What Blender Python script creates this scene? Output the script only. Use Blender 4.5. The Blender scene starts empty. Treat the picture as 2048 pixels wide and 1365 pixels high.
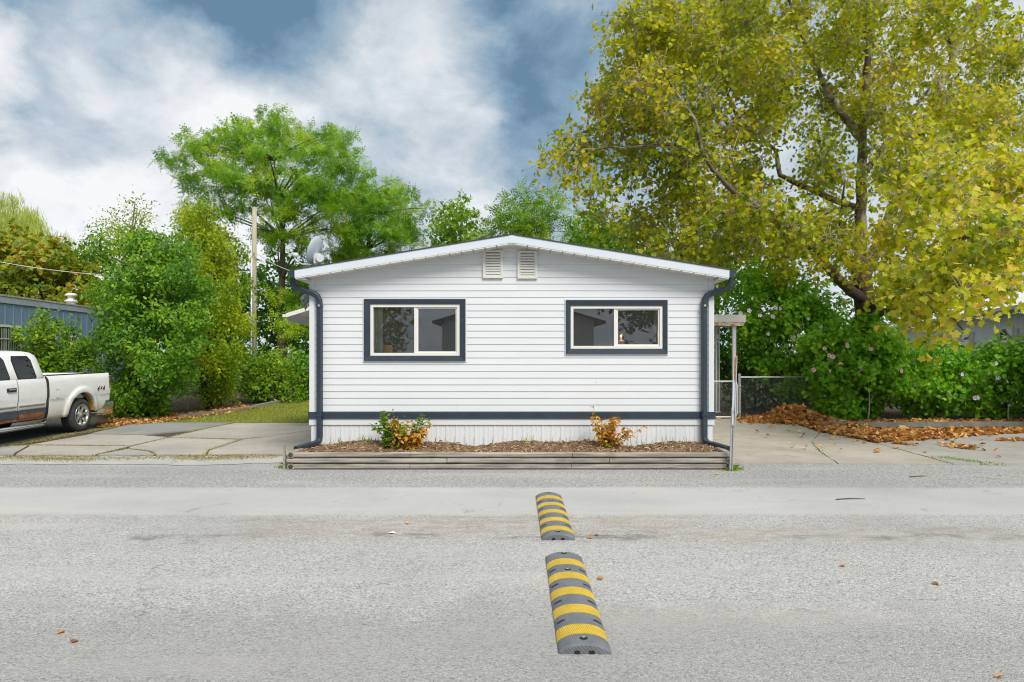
import bpy, math, random
import numpy as np
from mathutils import Vector, Matrix

random.seed(7)
rng = np.random.default_rng(11)
scene = bpy.context.scene
COL = scene.collection

# ------------------------------------------------------------------ camera
F, H, HY = 1365.0, 1.745, 703.0          # focal length in photo pixels, eye height, horizon row
cam_d = bpy.data.cameras.new("camera")
cam = bpy.data.objects.new("camera", cam_d); COL.objects.link(cam)
cam.location = (0, 0, H); cam.rotation_euler = (math.radians(90), 0, 0)
cam_d.sensor_width = 36; cam_d.lens = F / 2048 * 36
cam_d.shift_y = (HY - 682.5) / 2048
cam_d.clip_start = 0.1; cam_d.clip_end = 2000
scene.camera = cam

# ------------------------------------------------------------------ world, sun, exposure
SUN_EL, SUN_AZ = math.radians(47), math.radians(152)    # azimuth measured clockwise from +Y
world = bpy.data.worlds.new("World"); scene.world = world; world.use_nodes = True
wn, wl = world.node_tree.nodes, world.node_tree.links
wn.clear()
def W(t, **k):
    n = wn.new(t)
    for a, b in k.items(): setattr(n, a, b)
    return n
w_out = W("ShaderNodeOutputWorld"); w_bg = W("ShaderNodeBackground"); w_bg.inputs[1].default_value = 1.0
w_sky = W("ShaderNodeTexSky", sky_type='NISHITA', sun_disc=False, sun_elevation=SUN_EL, sun_rotation=SUN_AZ)
w_tc = W("ShaderNodeTexCoord")
# cloud sheet: the direction is flattened onto a ceiling so that clouds crowd towards the horizon
w_sep = W("ShaderNodeSeparateXYZ"); wl.new(w_tc.outputs['Generated'], w_sep.inputs[0])
w_z = W("ShaderNodeMath", operation='MAXIMUM'); wl.new(w_sep.outputs[2], w_z.inputs[0]); w_z.inputs[1].default_value = 0.0
w_z2 = W("ShaderNodeMath", operation='ADD'); wl.new(w_z.outputs[0], w_z2.inputs[0]); w_z2.inputs[1].default_value = 0.55
w_cmb = W("ShaderNodeCombineXYZ")
for i in (0, 1):
    d = W("ShaderNodeMath", operation='DIVIDE'); wl.new(w_sep.outputs[i], d.inputs[0]); wl.new(w_z2.outputs[0], d.inputs[1]); wl.new(d.outputs[0], w_cmb.inputs[i])
w_map = W("ShaderNodeMapping"); wl.new(w_cmb.outputs[0], w_map.inputs[0]); w_map.inputs['Location'].default_value = (7.3, 4.2, 1.9)
def wnoise(scale, detail, rough, dist, src):
    n = W("ShaderNodeTexNoise"); n.inputs['Scale'].default_value = scale; n.inputs['Detail'].default_value = detail
    n.inputs['Roughness'].default_value = rough; n.inputs['Distortion'].default_value = dist
    wl.new(src, n.inputs['Vector']); return n
n_big = wnoise(2.1, 8, 0.52, 0.25, w_map.outputs[0])
n_warp = wnoise(3.4, 7, 0.60, 0.2, w_map.outputs[0])
# ragged direction for the large cloud masses seen in this part of the sky
w_sub = W("ShaderNodeVectorMath", operation='SUBTRACT'); wl.new(n_warp.outputs['Color'], w_sub.inputs[0]); w_sub.inputs[1].default_value = (.5, .5, .5)
w_sc = W("ShaderNodeVectorMath", operation='SCALE'); wl.new(w_sub.outputs[0], w_sc.inputs[0]); w_sc.inputs['Scale'].default_value = 0.32
w_add = W("ShaderNodeVectorMath", operation='ADD'); wl.new(w_tc.outputs['Generated'], w_add.inputs[0]); wl.new(w_sc.outputs[0], w_add.inputs[1])
w_nrm = W("ShaderNodeVectorMath", operation='NORMALIZE'); wl.new(w_add.outputs[0], w_nrm.inputs[0])
acc = None
w_m = W("ShaderNodeMath", operation='MULTIPLY_ADD'); wl.new(n_big.outputs['Fac'], w_m.inputs[0]); w_m.inputs[1].default_value = 0.95; w_m.inputs[2].default_value = 0.0
n_fine = wnoise(5.2, 8, 0.62, 0.4, w_map.outputs[0])
w_m2 = W("ShaderNodeMath", operation='MULTIPLY_ADD'); wl.new(n_fine.outputs['Fac'], w_m2.inputs[0]); w_m2.inputs[1].default_value = 1.15; w_m2.inputs[2].default_value = -0.575
w_m3 = W("ShaderNodeMath", operation='ADD'); wl.new(w_m.outputs[0], w_m3.inputs[0]); wl.new(w_m2.outputs[0], w_m3.inputs[1]); acc = w_m3.outputs[0]
for (px, py, rpx, amp) in [(300, 70, 330, -.62), (560, 20, 250, -.40), (1110, 230, 300, -.58), (1000, 20, 240, -.30), (60, 190, 170, -.40), (250, 440, 170, -.20), (800, 290, 170, -.16),
                           (300, 300, 330, .78), (560, 190, 190, .40), (860, 140, 190, .40), (0, 80, 110, .55), (940, 350, 140, .28), (1180, 60, 140, .12)]:
    v = Vector(((px - 1024) / F, 1, (HY - py) / F)).normalized()
    d = W("ShaderNodeVectorMath", operation='DOT_PRODUCT'); wl.new(w_nrm.outputs[0], d.inputs[0]); d.inputs[1].default_value = v
    mr = W("ShaderNodeMapRange", interpolation_type='SMOOTHSTEP'); wl.new(d.outputs['Value'], mr.inputs[0])
    mr.inputs[1].default_value = math.cos(math.atan(rpx / F)); mr.inputs[2].default_value = 1.0
    mr.inputs[3].default_value = 0; mr.inputs[4].default_value = amp
    a = W("ShaderNodeMath", operation='ADD'); wl.new(acc, a.inputs[0]); wl.new(mr.outputs[0], a.inputs[1]); acc = a.outputs[0]
w_rm = W("ShaderNodeMath", operation='MULTIPLY_ADD'); wl.new(acc, w_rm.inputs[0]); w_rm.inputs[1].default_value = 0.86; w_rm.inputs[2].default_value = 0.165
w_ramp = W("ShaderNodeValToRGB"); wl.new(w_rm.outputs[0], w_ramp.inputs[0])
el = w_ramp.color_ramp.elements
el[0].position = 0.0; el[0].color = (.075, .135, .20, 1)
el[1].position = .95; el[1].color = (.515, .52, .525, 1)
for p, c in [(.20, (.135, .205, .275, 1)), (.44, (.26, .31, .355, 1)), (.72, (.42, .44, .46, 1))]:
    e = el.new(p); e.color = c
w_nis = W("ShaderNodeVectorMath", operation='SCALE'); wl.new(w_sky.outputs[0], w_nis.inputs[0]); w_nis.inputs['Scale'].default_value = 0.05
w_mix = W("ShaderNodeMix", data_type='RGBA'); w_mix.inputs[0].default_value = 0.93
wl.new(w_nis.outputs[0], w_mix.inputs[6]); wl.new(w_ramp.outputs[0], w_mix.inputs[7])
wl.new(w_mix.outputs[2], w_bg.inputs[0]); wl.new(w_bg.outputs[0], w_out.inputs[0])

sun_d = bpy.data.lights.new("sun", 'SUN'); sun_d.energy = 2.0; sun_d.angle = math.radians(26); sun_d.color = (1, .95, .87)
sun = bpy.data.objects.new("sun", sun_d); COL.objects.link(sun)
sv = Vector((math.sin(SUN_AZ) * math.cos(SUN_EL), math.cos(SUN_AZ) * math.cos(SUN_EL), math.sin(SUN_EL)))
sun.rotation_euler = (-sv).to_track_quat('-Z', 'Y').to_euler(); sun.location = (0, -5, 30)
vs = scene.view_settings
vs.view_transform = 'Standard'; vs.look = 'None'; vs.gamma = 1.0; vs.use_curve_mapping = False; vs.exposure = 0.92
scene.cycles.max_bounces = 8; scene.cycles.diffuse_bounces = 4; scene.cycles.transparent_max_bounces = 12
scene.cycles.use_denoising = True; scene.cycles.filter_width = 1.1

# ------------------------------------------------------------------ helpers
def P(x, y, D): return Vector(((x - 1024) * D / F, D, H - (y - HY) * D / F))
def G(x, y):
    D = F * H / (y - HY); return Vector(((x - 1024) * D / F, D, 0))
ORG = {}
def tag(o, label=None, cat=None, group=None, kind=None):
    if label: o["label"] = label
    if cat: o["category"] = cat
    if group: o["group"] = group
    if kind: o["kind"] = kind
    return o
def thing(name, label, cat, loc=(0, 0, 0), group=None):
    o = bpy.data.objects.new(name, None); COL.objects.link(o); o.location = loc; o.empty_display_size = .2
    ORG[o.name] = Vector(loc); return tag(o, label, cat, group)
def link(name, me, parent=None):
    o = bpy.data.objects.new(name, me); COL.objects.link(o)
    if parent is not None: o.parent = parent
    return o
class MB:
    def __init__(s): s.v, s.f = [], []
    def add(s, vs_, fs):
        n = len(s.v); s.v += [tuple(p) for p in vs_]; s.f += [tuple(i + n for i in q) for q in fs]; return s
    def box(s, x0, x1, y0, y1, z0, z1):
        return s.add([(x0, y0, z0), (x1, y0, z0), (x1, y1, z0), (x0, y1, z0), (x0, y0, z1), (x1, y0, z1), (x1, y1, z1), (x0, y1, z1)],
                     [(0, 3, 2, 1), (4, 5, 6, 7), (0, 1, 5, 4), (1, 2, 6, 5), (2, 3, 7, 6), (3, 0, 4, 7)])
    def prism(s, pts, off):
        off = Vector(off); n = len(pts); a = [Vector(p) for p in pts]; b = [p + off for p in a]
        return s.add(a + b, [tuple(range(n))[::-1], tuple(range(n, 2 * n))] + [(i, (i + 1) % n, n + (i + 1) % n, n + i) for i in range(n)])
    def sweep(s, path, sections, up=(0, 0, 1), caps=True):
        path = [Vector(p) for p in path]; up = Vector(up); rings = []; prev = None
        for i, p in enumerate(path):
            t = (path[min(i + 1, len(path) - 1)] - path[max(i - 1, 0)]).normalized()
            if prev is None:
                a = t.cross(up)
                if a.length < 1e-3: a = t.cross(Vector((0, 1, 0)))
                if a.length < 1e-3: a = t.cross(Vector((1, 0, 0)))
            else: a = prev - t * prev.dot(t)
            a.normalize(); b = a.cross(t).normalized(); prev = a
            sec = sections[i] if isinstance(sections[0], list) else sections
            rings.append([p + a * q[0] + b * q[1] for q in sec])
        n = len(rings[0]); vs_ = [q for r in rings for q in r]; fs = []
        for i in range(len(rings) - 1):
            for j in range(n): fs.append((i * n + j, i * n + (j + 1) % n, (i + 1) * n + (j + 1) % n, (i + 1) * n + j))
        if caps: fs += [tuple(range(n))[::-1], tuple(range((len(rings) - 1) * n, len(rings) * n))]
        return s.add(vs_, fs)
    def tube(s, path, radii, n=8, up=(0, 0, 1), caps=True):
        if not hasattr(radii, '__len__'): radii = [radii] * len(path)
        return s.sweep(path, [[(r * math.cos(6.2832 * k / n), r * math.sin(6.2832 * k / n)) for k in range(n)] for r in radii], up, caps)
    def lathe(s, o, axis, prof, n=24, close=False):
        axis = Vector(axis).normalized(); o = Vector(o)
        a = axis.cross(Vector((0, 0, 1)))
        if a.length < 1e-3: a = axis.cross(Vector((1, 0, 0)))
        a.normalize(); b = axis.cross(a); vs_ = []; m = len(prof)
        for r, h in prof:
            for k in range(n):
                t = 6.28318 * k / n; vs_.append(o + axis * h + a * (r * math.cos(t)) + b * (r * math.sin(t)))
        fs = [(i * n + k, i * n + (k + 1) % n, (i + 1) * n + (k + 1) % n, (i + 1) * n + k) for i in range(m - 1) for k in range(n)]
        if close: fs += [tuple(range(n))[::-1], tuple(range((m - 1) * n, m * n))]
        return s.add(vs_, fs)
    def build(s, name, mat, parent=None, smooth=False, fix=True):
        o_ = ORG.get(parent.name, Vector((0, 0, 0))) if parent is not None else Vector((0, 0, 0))
        me = bpy.data.meshes.new(name); me.from_pydata([(p[0] - o_[0], p[1] - o_[1], p[2] - o_[2]) for p in s.v], [], s.f)
        if fix:
            import bmesh
            bm = bmesh.new(); bm.from_mesh(me); bmesh.ops.recalc_face_normals(bm, faces=bm.faces); bm.to_mesh(me); bm.free()
        if smooth: me.polygons.foreach_set('use_smooth', [True] * len(me.polygons))
        me.materials.append(mat); me.update()
        o = link(name, me, parent); ORG[o.name] = o_.copy(); return o
def box(name, mat, parent, *b): return MB().box(*b).build(name, mat, parent, fix=False)

def np_mesh(name, V, Fc, mat, parent=None, rnd=None, smooth=False):
    """V (n,3), Fc (m,k) faces of one size; rnd per vertex"""
    o_ = np.array(ORG.get(parent.name, (0, 0, 0))) if parent is not None else np.zeros(3)
    me = bpy.data.meshes.new(name); V = np.asarray(V, dtype=np.float32) - o_.astype(np.float32); m, k = Fc.shape
    me.vertices.add(len(V)); me.vertices.foreach_set('co', V.ravel())
    me.loops.add(m * k); me.loops.foreach_set('vertex_index', Fc.astype(np.int32).ravel())
    me.polygons.add(m); me.polygons.foreach_set('loop_start', np.arange(0, m * k, k, dtype=np.int32))
    if smooth: me.polygons.foreach_set('use_smooth', np.ones(m, dtype=bool))
    if rnd is not None:
        at = me.attributes.new('rnd', 'FLOAT', 'POINT'); at.data.foreach_set('value', np.asarray(rnd, dtype=np.float32))
    me.update(calc_edges=True); me.validate()
    if mat: me.materials.append(mat)
    o = link(name, me, parent); ORG[o.name] = Vector(o_); return o

# ------------------------------------------------------------------ materials
MATS = {}
class NT:
    def __init__(s, name):
        s.m = bpy.data.materials.new(name); s.m.use_nodes = True; s.t = s.m.node_tree; s.n = s.t.nodes; s.l = s.t.links
        s.b = s.n["Principled BSDF"]; s.out = s.n["Material Output"]
    def node(s, t, **k):
        n = s.n.new(t)
        for a, b in k.items(): setattr(n, a, b)
        return n
    def co(s, out='Object'):
        if not hasattr(s, '_tc'): s._tc = s.node("ShaderNodeTexCoord")
        return s._tc.outputs[out]
    def noise(s, scale, detail=4, rough=.55, dist=0, vec=None, stretch=None):
        n = s.node("ShaderNodeTexNoise"); n.inputs['Scale'].default_value = scale; n.inputs['Detail'].default_value = detail
        n.inputs['Roughness'].default_value = rough; n.inputs['Distortion'].default_value = dist
        v = vec or s.co()
        if stretch:
            mp = s.node("ShaderNodeMapping"); mp.inputs['Scale'].default_value = stretch; s.l.new(v, mp.inputs[0]); v = mp.outputs[0]
        s.l.new(v, n.inputs['Vector']); return n.outputs['Fac']
    def ramp(s, fac, stops, interp='LINEAR'):
        r = s.node("ShaderNodeValToRGB"); r.color_ramp.interpolation = interp; s.l.new(fac, r.inputs[0]); e = r.color_ramp.elements
        while len(e) < len(stops): e.new(.5)
        for q, (p, c) in zip(e, stops): q.position = p; q.color = (*c, 1) if len(c) == 3 else c
        return r.outputs[0]
    def math(s, op, a, b=None, c=None):
        n = s.node("ShaderNodeMath", operation=op)
        for i, x in enumerate((a, b, c)):
            if x is None: continue
            if hasattr(x, 'links'): s.l.new(x, n.inputs[i])
            else: n.inputs[i].default_value = x
        return n.outputs[0]
    def mix(s, fac, a, b, blend='MIX'):
        n = s.node("ShaderNodeMix", data_type='RGBA', blend_type=blend)
        for i, x in ((0, fac), (6, a), (7, b)):
            if hasattr(x, 'links'): s.l.new(x, n.inputs[i])
            else: n.inputs[i].default_value = x if i == 0 else (*x, 1)
        return n.outputs[2]
    def mr(s, x, a, b, c=0., d=1., smooth=True):
        n = s.node("ShaderNodeMapRange", interpolation_type='SMOOTHSTEP' if smooth else 'LINEAR'); s.l.new(x, n.inputs[0])
        for i, q in enumerate((a, b, c, d)): n.inputs[i + 1].default_value = q
        return n.outputs[0]
    def set(s, **k):
        for a, b in k.items():
            i = s.b.inputs[a.replace('_', ' ')]
            if hasattr(b, 'links'): s.l.new(b, i)
            else: i.default_value = b if not isinstance(b, tuple) else (*b, 1)
        return s
    def bump(s, h, strength=.3, dist=.01):
        n = s.node("ShaderNodeBump"); n.inputs['Strength'].default_value = strength; n.inputs['Distance'].default_value = dist
        s.l.new(h, n.inputs['Height']); s.l.new(n.outputs[0], s.b.inputs['Normal']); return s
def mat(name, col, rough=.6, var=.12, scale=6, bump=0, bscale=60, metal=0., stretch=None, dirt=None, spec=.5):
    if name in MATS: return MATS[name]
    t = NT(name); c = np.array(col)
    f = t.noise(scale, 5, .6, stretch=stretch)
    base = t.ramp(f, [(.3, tuple(c * (1 - var))), (.7, tuple(np.minimum(c * (1 + var), 1)))])
    if dirt:
        f2 = t.noise(dirt[1], 6, .65, .3, stretch=stretch); base = t.mix(t.mr(f2, .52, .75, 0, dirt[2]), base, dirt[0])
    if name == 'white_vinyl':
        oi = t.node("ShaderNodeObjectInfo"); base = t.mix(t.math('MULTIPLY', oi.outputs['Random'], .5), base, tuple(c * [.93, .945, .96])); base = t.mix(t.mr(t.noise(9, 6, .7, .3, stretch=(.35, 1, 3)), .55, .75, 0, .10), base, (.45, .44, .40))
    t.set(Base_Color=base, Roughness=rough, Metallic=metal); t.b.inputs['Specular IOR Level'].default_value = spec
    if bump: t.bump(t.noise(bscale, 4, .6, stretch=stretch), bump, .01)
    MATS[name] = t.m; return t.m
def leafmat(name, stops, trans=.38, rough=.5):
    t = NT(name); a = t.node("ShaderNodeAttribute", attribute_name='rnd')
    c = t.ramp(a.outputs['Fac'], stops); t.set(Base_Color=c, Roughness=rough); t.b.inputs['Specular IOR Level'].default_value = .35
    tr = t.node("ShaderNodeBsdfTranslucent"); g = t.mix(1.0, c, (1.25, 1.2, .7), 'MULTIPLY'); t.l.new(g, tr.inputs[0])
    mx = t.node("ShaderNodeMixShader"); mx.inputs[0].default_value = trans
    t.l.new(t.b.outputs[0], mx.inputs[1]); t.l.new(tr.outputs[0], mx.inputs[2]); t.l.new(mx.outputs[0], t.out.inputs[0])
    MATS[name] = t.m; return t.m
def glassmat(name, tint=(.97, .98, .98), refl=1.0):
    t = NT(name); tr = t.node("ShaderNodeBsdfTransparent"); tr.inputs[0].default_value = (*tint, 1)
    gl = t.node("ShaderNodeBsdfGlossy"); gl.inputs['Roughness'].default_value = .0; gl.inputs[0].default_value = (.95, .97, 1, 1)
    fr = t.node("ShaderNodeFresnel"); fr.inputs[0].default_value = 1.5
    f = t.math('MULTIPLY_ADD', fr.outputs[0], 1.25 * refl, .035 * refl)
    mx = t.node("ShaderNodeMixShader"); t.l.new(f, mx.inputs[0]); t.l.new(tr.outputs[0], mx.inputs[1]); t.l.new(gl.outputs[0], mx.inputs[2])
    df = t.node("ShaderNodeBsdfDiffuse"); df.inputs[0].default_value = (.42, .44, .45, 1); m2 = t.node("ShaderNodeMixShader"); m2.inputs[0].default_value = .045
    t.l.new(mx.outputs[0], m2.inputs[1]); t.l.new(df.outputs[0], m2.inputs[2]); t.l.new(m2.outputs[0], t.out.inputs[0]); MATS[name] = t.m; return t.m

m_white = mat('white_vinyl', (.67, .69, .71), .42, .025, 1.3, dirt=((.55, .54, .50), 2.5, .12), stretch=(1, 1, 2.5))
m_cream = mat('cream_vinyl', (.66, .65, .61), .5, .03, 2)
m_fascia = mat('white_metal_fascia', (.63, .68, .74), .3, .03, 2)
m_navy = mat('dark_slate_metal', (.026, .040, .058), .38, .15, 4, dirt=((.10, .11, .12), 9, .25))
m_shingle = mat('dark_shingle', (.06, .062, .065), .9, .35, 30, .5, 80)
m_dark = mat('dark_gap', (.012, .012, .014), .8)
m_frame = mat('white_window_frame', (.72, .71, .67), .35, .03, 3, dirt=((.5, .47, .40), 12, .2))
m_glass = glassmat('window_glass')
m_room = mat('room_wall', (.30, .27, .24), .9, .1, 2)
m_galv = mat('galvanised_steel', (.50, .52, .54), .42, .15, 14, metal=.55)
m_wire = mat('chain_link_wire', (.34, .35, .36), .5, .1, 9, metal=.4)
m_bark = mat('grey_brown_bark', (.15, .115, .085), .9, .45, 9, .8, 22, stretch=(1, 1, .25))
m_barkd = mat('dark_bark', (.085, .065, .05), .9, .45, 9, .8, 22, stretch=(1, 1, .25))
# ------------------------------------------------------------------ ground, road, drives, lawn
def sheet(name, pts, z, m, kind='structure'):
    o = MB().add([(p[0], p[1], z) for p in pts], [tuple(range(len(pts)))]).build(name, m, None, fix=False)
    if o.data.polygons[0].normal.z < 0: o.data.flip_normals()
    o["kind"] = kind; return o
def ground_mat():
    t = NT('earth_and_thin_grass')
    f = t.noise(.8, 6, .6); g = t.noise(14, 5, .6); s = t.noise(90, 3, .6)
    c = t.mix(t.mr(f, .42, .62), (.07, .055, .035), (.055, .075, .02))
    c = t.mix(t.mr(g, .4, .7, 0, .6), c, (.10, .085, .055)); c = t.mix(t.mr(s, .5, .7, 0, .5), c, (.05, .045, .03))
    t.set(Base_Color=c, Roughness=.95); t.bump(s, .6, .02); return t.m
sheet('ground', [(-400, -400), (400, -400), (400, 700), (-400, 700)], -.012, ground_mat())

def road_mat():
    t = NT('worn_grey_asphalt'); o = t.co()
    sep = t.node("ShaderNodeSeparateXYZ"); t.l.new(o, sep.inputs[0]); X, Y = sep.outputs[0], sep.outputs[1]
    warp = t.noise(.55, 5, .6, stretch=(.45, 1.6, 1)); w2 = t.noise(5, 4, .6, stretch=(.5, 1.2, 1))
    yw = t.math('ADD', Y, t.math('MULTIPLY_ADD', warp, .8, -.4)); yw2 = t.math('ADD', Y, t.math('MULTIPLY_ADD', w2, .10, -.05))
    # coarse chippings everywhere
    st = t.node("ShaderNodeTexVoronoi"); st.inputs['Scale'].default_value = 92; t.l.new(o, st.inputs['Vector'])
    stv = t.node("ShaderNodeSeparateColor"); t.l.new(st.outputs['Color'], stv.inputs[0])
    chips = t.ramp(stv.outputs[0], [(0, (.19, .186, .178)), (.2, (.365, .359, .347)), (.7, (.45, .443, .43)), (1, (.60, .593, .58))])
    pits = t.noise(55, 4, .75, stretch=(.7, 1, 1)); pits2 = t.noise(38, 2, .5, stretch=(.6, 1.3, 1))
    chips = t.mix(t.mr(pits, .56, .74, 0, .55), chips, (.17, .168, .16))
    chips = t.mix(t.mr(pits2, .70, .76, 0, .8), chips, (.05, .05, .05))
    # fine, smoother wheel strip
    fine = t.ramp(t.noise(70, 4, .7), [(.25, (.37, .37, .36)), (.55, (.455, .455, .445)), (.8, (.51, .51, .50))])
    fine = t.mix(t.mr(t.noise(26, 3, .6), .66, .74, 0, .5), fine, (.09, .09, .085))
    inb = t.math('MULTIPLY', t.mr(yw2, 7.22, 7.36), t.math('SUBTRACT', 1., t.mr(yw2, 8.66, 8.74)))
    c = t.mix(t.math('MULTIPLY', inb, .85), chips, fine)
    grav = t.mr(yw2, 8.72, 8.80); c = t.mix(t.math('MULTIPLY', grav, t.mr(pits2, .42, .66, 0, .75)), c, (.17, .172, .175))
    # pale dust lanes, brown wash, dark damp streaks
    dust = t.noise(1.2, 6, .62, .4, stretch=(.22, 1.5, 1))
    c = t.mix(t.mr(dust, .47, .70, 0, .55), c, (.50, .48, .435))
    brown = t.math('MULTIPLY', t.mr(t.noise(.7, 5, .6, .5, stretch=(.4, 1.5, 1)), .40, .60), t.math('MULTIPLY', t.mr(yw, 5.9, 6.6), t.math('SUBTRACT', 1., t.mr(yw, 7.15, 7.4))))
    brk = t.mr(t.noise(7, 9, .75, .5, stretch=(.5, 1.3, 1)), .36, .62)
    c = t.mix(t.math('MULTIPLY', t.math('MULTIPLY', brown, brk), .75), c, (.33, .27, .21))
    yb = t.math('ADD', Y, t.math('MULTIPLY_ADD', t.noise(1.1, 8, .7, .5), .95, -.475))
    line = t.math('SUBTRACT', 1., t.mr(t.math('ABSOLUTE', t.math('SUBTRACT', yb, 6.42)), .0, .16))
    line = t.math('MULTIPLY', line, t.mr(t.noise(.6, 4, .6, stretch=(1, .3, 1)), .42, .56))
    c = t.mix(t.math('MULTIPLY', t.math('MULTIPLY', line, brk), .9), c, (.15, .146, .14))
    blot = t.noise(.35, 6, .6, .3); c = t.mix(t.mr(blot, .45, .75, 0, .42), c, (.25, .25, .25))
    c = t.mix(t.math('MULTIPLY', t.mr(t.math('ADD', Y, t.math('MULTIPLY_ADD', t.noise(1.1, 6, .65, .4), 1.8, -.9)), 5.0, 4.2), .42), c, (.23, .225, .215))
    oil = t.mr(t.noise(1.7, 5, .55, .8), .66, .74, 0, .5); c = t.mix(oil, c, (.19, .188, .185))
    # thin cracks
    vc = t.node("ShaderNodeTexVoronoi", feature='DISTANCE_TO_EDGE'); vc.inputs['Scale'].default_value = .33
    wv = t.node("ShaderNodeVectorMath", operation='ADD'); nz = t.node("ShaderNodeTexNoise"); nz.inputs['Scale'].default_value = 2.5; nz.inputs['Detail'].default_value = 6
    t.l.new(o, nz.inputs['Vector']); t.l.new(o, wv.inputs[0]); t.l.new(nz.outputs['Color'], wv.inputs[1]); t.l.new(wv.outputs[0], vc.inputs['Vector'])
    ck = t.math('MULTIPLY', t.math('SUBTRACT', 1., t.mr(vc.outputs['Distance'], .0, .009)), t.mr(t.noise(.5, 3, .6), .49, .58))
    c = t.mix(t.math('MULTIPLY', t.math('MULTIPLY', ck, brk), .42), c, (.08, .08, .08))
    t.set(Base_Color=c, Roughness=.9); t.b.inputs['Specular IOR Level'].default_value = .3
    hgt = t.math('ADD', t.math('MULTIPLY', st.outputs['Distance'], -1.2), pits); hgt = t.math('MULTIPLY', hgt, t.math('SUBTRACT', 1., t.math('MULTIPLY', inb, .75)))
    t.bump(hgt, .55, .010); return t.m
m_road = road_mat()
def wavy(x0, x1, y, amp, n, seed):
    r = np.random.default_rng(seed); xs = np.linspace(x0, x1, n)
    return [(x, y + amp * (math.sin(x * 1.3 + seed) * .5 + r.uniform(-.5, .5))) for x in xs]
edge = [(-60, 10.75)] + wavy(-14, -3.6, 10.72, .12, 40, 3) + wavy(-3.4, 3.4, 10.30, .02, 12, 4) + wavy(3.6, 16, 10.62, .10, 40, 5) + [(60, 10.6)]
sheet('road', [(-60, -4.6), (60, -4.6)] + edge[::-1], 0.0, m_road)

def conc_mat(name, col, dark=.5):
    t = NT(name); c = np.array(col)
    f = t.noise(1.1, 6, .6, .2); g = t.noise(22, 5, .65); s = t.noise(150, 3, .6)
    b = t.ramp(f, [(.28, tuple(c * .78)), (.55, tuple(c)), (.75, tuple(c * 1.12))]); b = t.mix(t.mr(g, .55, .72, 0, dark), b, tuple(c * .55))
    b = t.mix(t.mr(s, .52, .68, 0, .4), b, tuple(c * .6)); b = t.mix(t.mr(t.noise(2.6, 7, .7, .6), .52, .70, 0, .5), b, tuple(c * [.62, .60, .56])); b = t.mix(t.mr(t.noise(.7, 3, .5), .5, .7, 0, .35), b, tuple(c * [.7, .72, .76])); t.set(Base_Color=b, Roughness=.9); t.bump(s, .35, .006); return t.m
m_conc = conc_mat('weathered_concrete', (.42, .385, .33)); m_conc2 = conc_mat('grey_concrete', (.29, .285, .275), .6); m_conc3 = conc_mat('old_patchy_concrete', (.37, .355, .325), .75)
m_conc4 = conc_mat('pale_gutter_concrete', (.45, .44, .415), .35)
def inset(pts, d):
    n = len(pts); out = []; ar = sum(pts[i][0] * pts[(i + 1) % n][1] - pts[(i + 1) % n][0] * pts[i][1] for i in range(n))
    sg = 1 if ar > 0 else -1
    for i in range(n):
        a, b, c = (Vector((pts[(i + k) % n][0], pts[(i + k) % n][1])) for k in (-1, 0, 1))
        e1, e2 = (b - a).normalized(), (c - b).normalized(); n1 = Vector((-e1.y, e1.x)) * sg; n2 = Vector((-e2.y, e2.x)) * sg
        m = (n1 + n2); m = m / max(m.length, .4) if m.length else n1; k = d / max(m.normalized().dot(n1), .5); out.append(b + m.normalized() * k)
    return out
def rough_edge(pts, seed, step=.25, amp=.015):
    r = random.Random(seed); out = []
    for i in range(len(pts)):
        a, b = Vector(pts[i][:2]), Vector(pts[(i + 1) % len(pts)][:2]); k = max(1, int((b - a).length / step)); nrm = Vector((-(b - a).y, (b - a).x)).normalized()
        for j in range(k): out.append(a + (b - a) * (j / k) + nrm * (r.uniform(-amp, amp) if j else 0))
    return out
def slab(pxs, m, parent, z1=.03, gap=.03, seed=0):
    pts = rough_edge(inset([G(*p) for p in pxs], gap), seed); tri = MB().prism([(p.x, p.y, z1) for p in pts], (0, 0, -.07))
    return tri.build('slab', m, parent, fix=True)
drive = tag(bpy.data.objects.new('concrete_driveway', None), kind='structure'); COL.objects.link(drive); ORG[drive.name] = Vector((0, 0, 0))
S = [([(30, 911), (60, 892), (260, 893.5), (191, 911)], m_conc), ([(60, 891), (181, 870), (284, 872), (337, 876), (262, 893)], m_conc),
     ([(181, 869), (275, 847), (466, 847), (403, 859.5), (284, 871)], m_conc2), ([(470, 847), (745, 847), (722, 862), (618, 862), (533, 875), (485, 880), (337, 876), (403, 860)], m_conc),
     ([(337, 877), (485, 881), (417, 902), (413, 911), (311, 911), (301, 904), (257, 898), (264, 894)], m_conc),
     ([(722, 863), (616, 906), (575, 911), (414, 911), (419, 903), (486, 881), (534, 876), (618, 863)], m_conc), ([(255, 899), (301, 905), (311, 911), (193, 911)], m_conc3), ([(-220, 911), (-150, 905), (58, 892), (27, 911)], m_conc3)]
for i, (p, m) in enumerate(S): slab(p, m, drive, .010 + .004 * (i % 3), .011, i)
drive_r = tag(bpy.data.objects.new('concrete_path', None), kind='structure'); COL.objects.link(drive_r); ORG[drive_r.name] = Vector((0, 0, 0))
R_ = [([(1452, 929), (1300, 842), (1280, 838), (1560, 838), (1640, 866), (1622, 884), (1640, 905), (1675, 929)], m_conc),
      ([(1676.5, 929), (1641.2, 905), (1623.2, 884.6), (1641.5, 866), (1720, 880), (1905, 930)], m_conc),
      ([(1907, 930), (1721.5, 880), (1645, 865), (1800, 862), (2048, 861), (2600, 862), (2600, 926)], m_conc3)]
for i, (p, m) in enumerate(R_): slab(p, m, drive_r, .011 + .003 * i, .003, 20 + i)
sheet('gutter_strip', rough_edge([G(-200, 927), G(-200, 914), G(565, 913), G(568, 926), G(380, 931), G(120, 930)], 5, .2, .06), .006, m_conc4)
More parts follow.
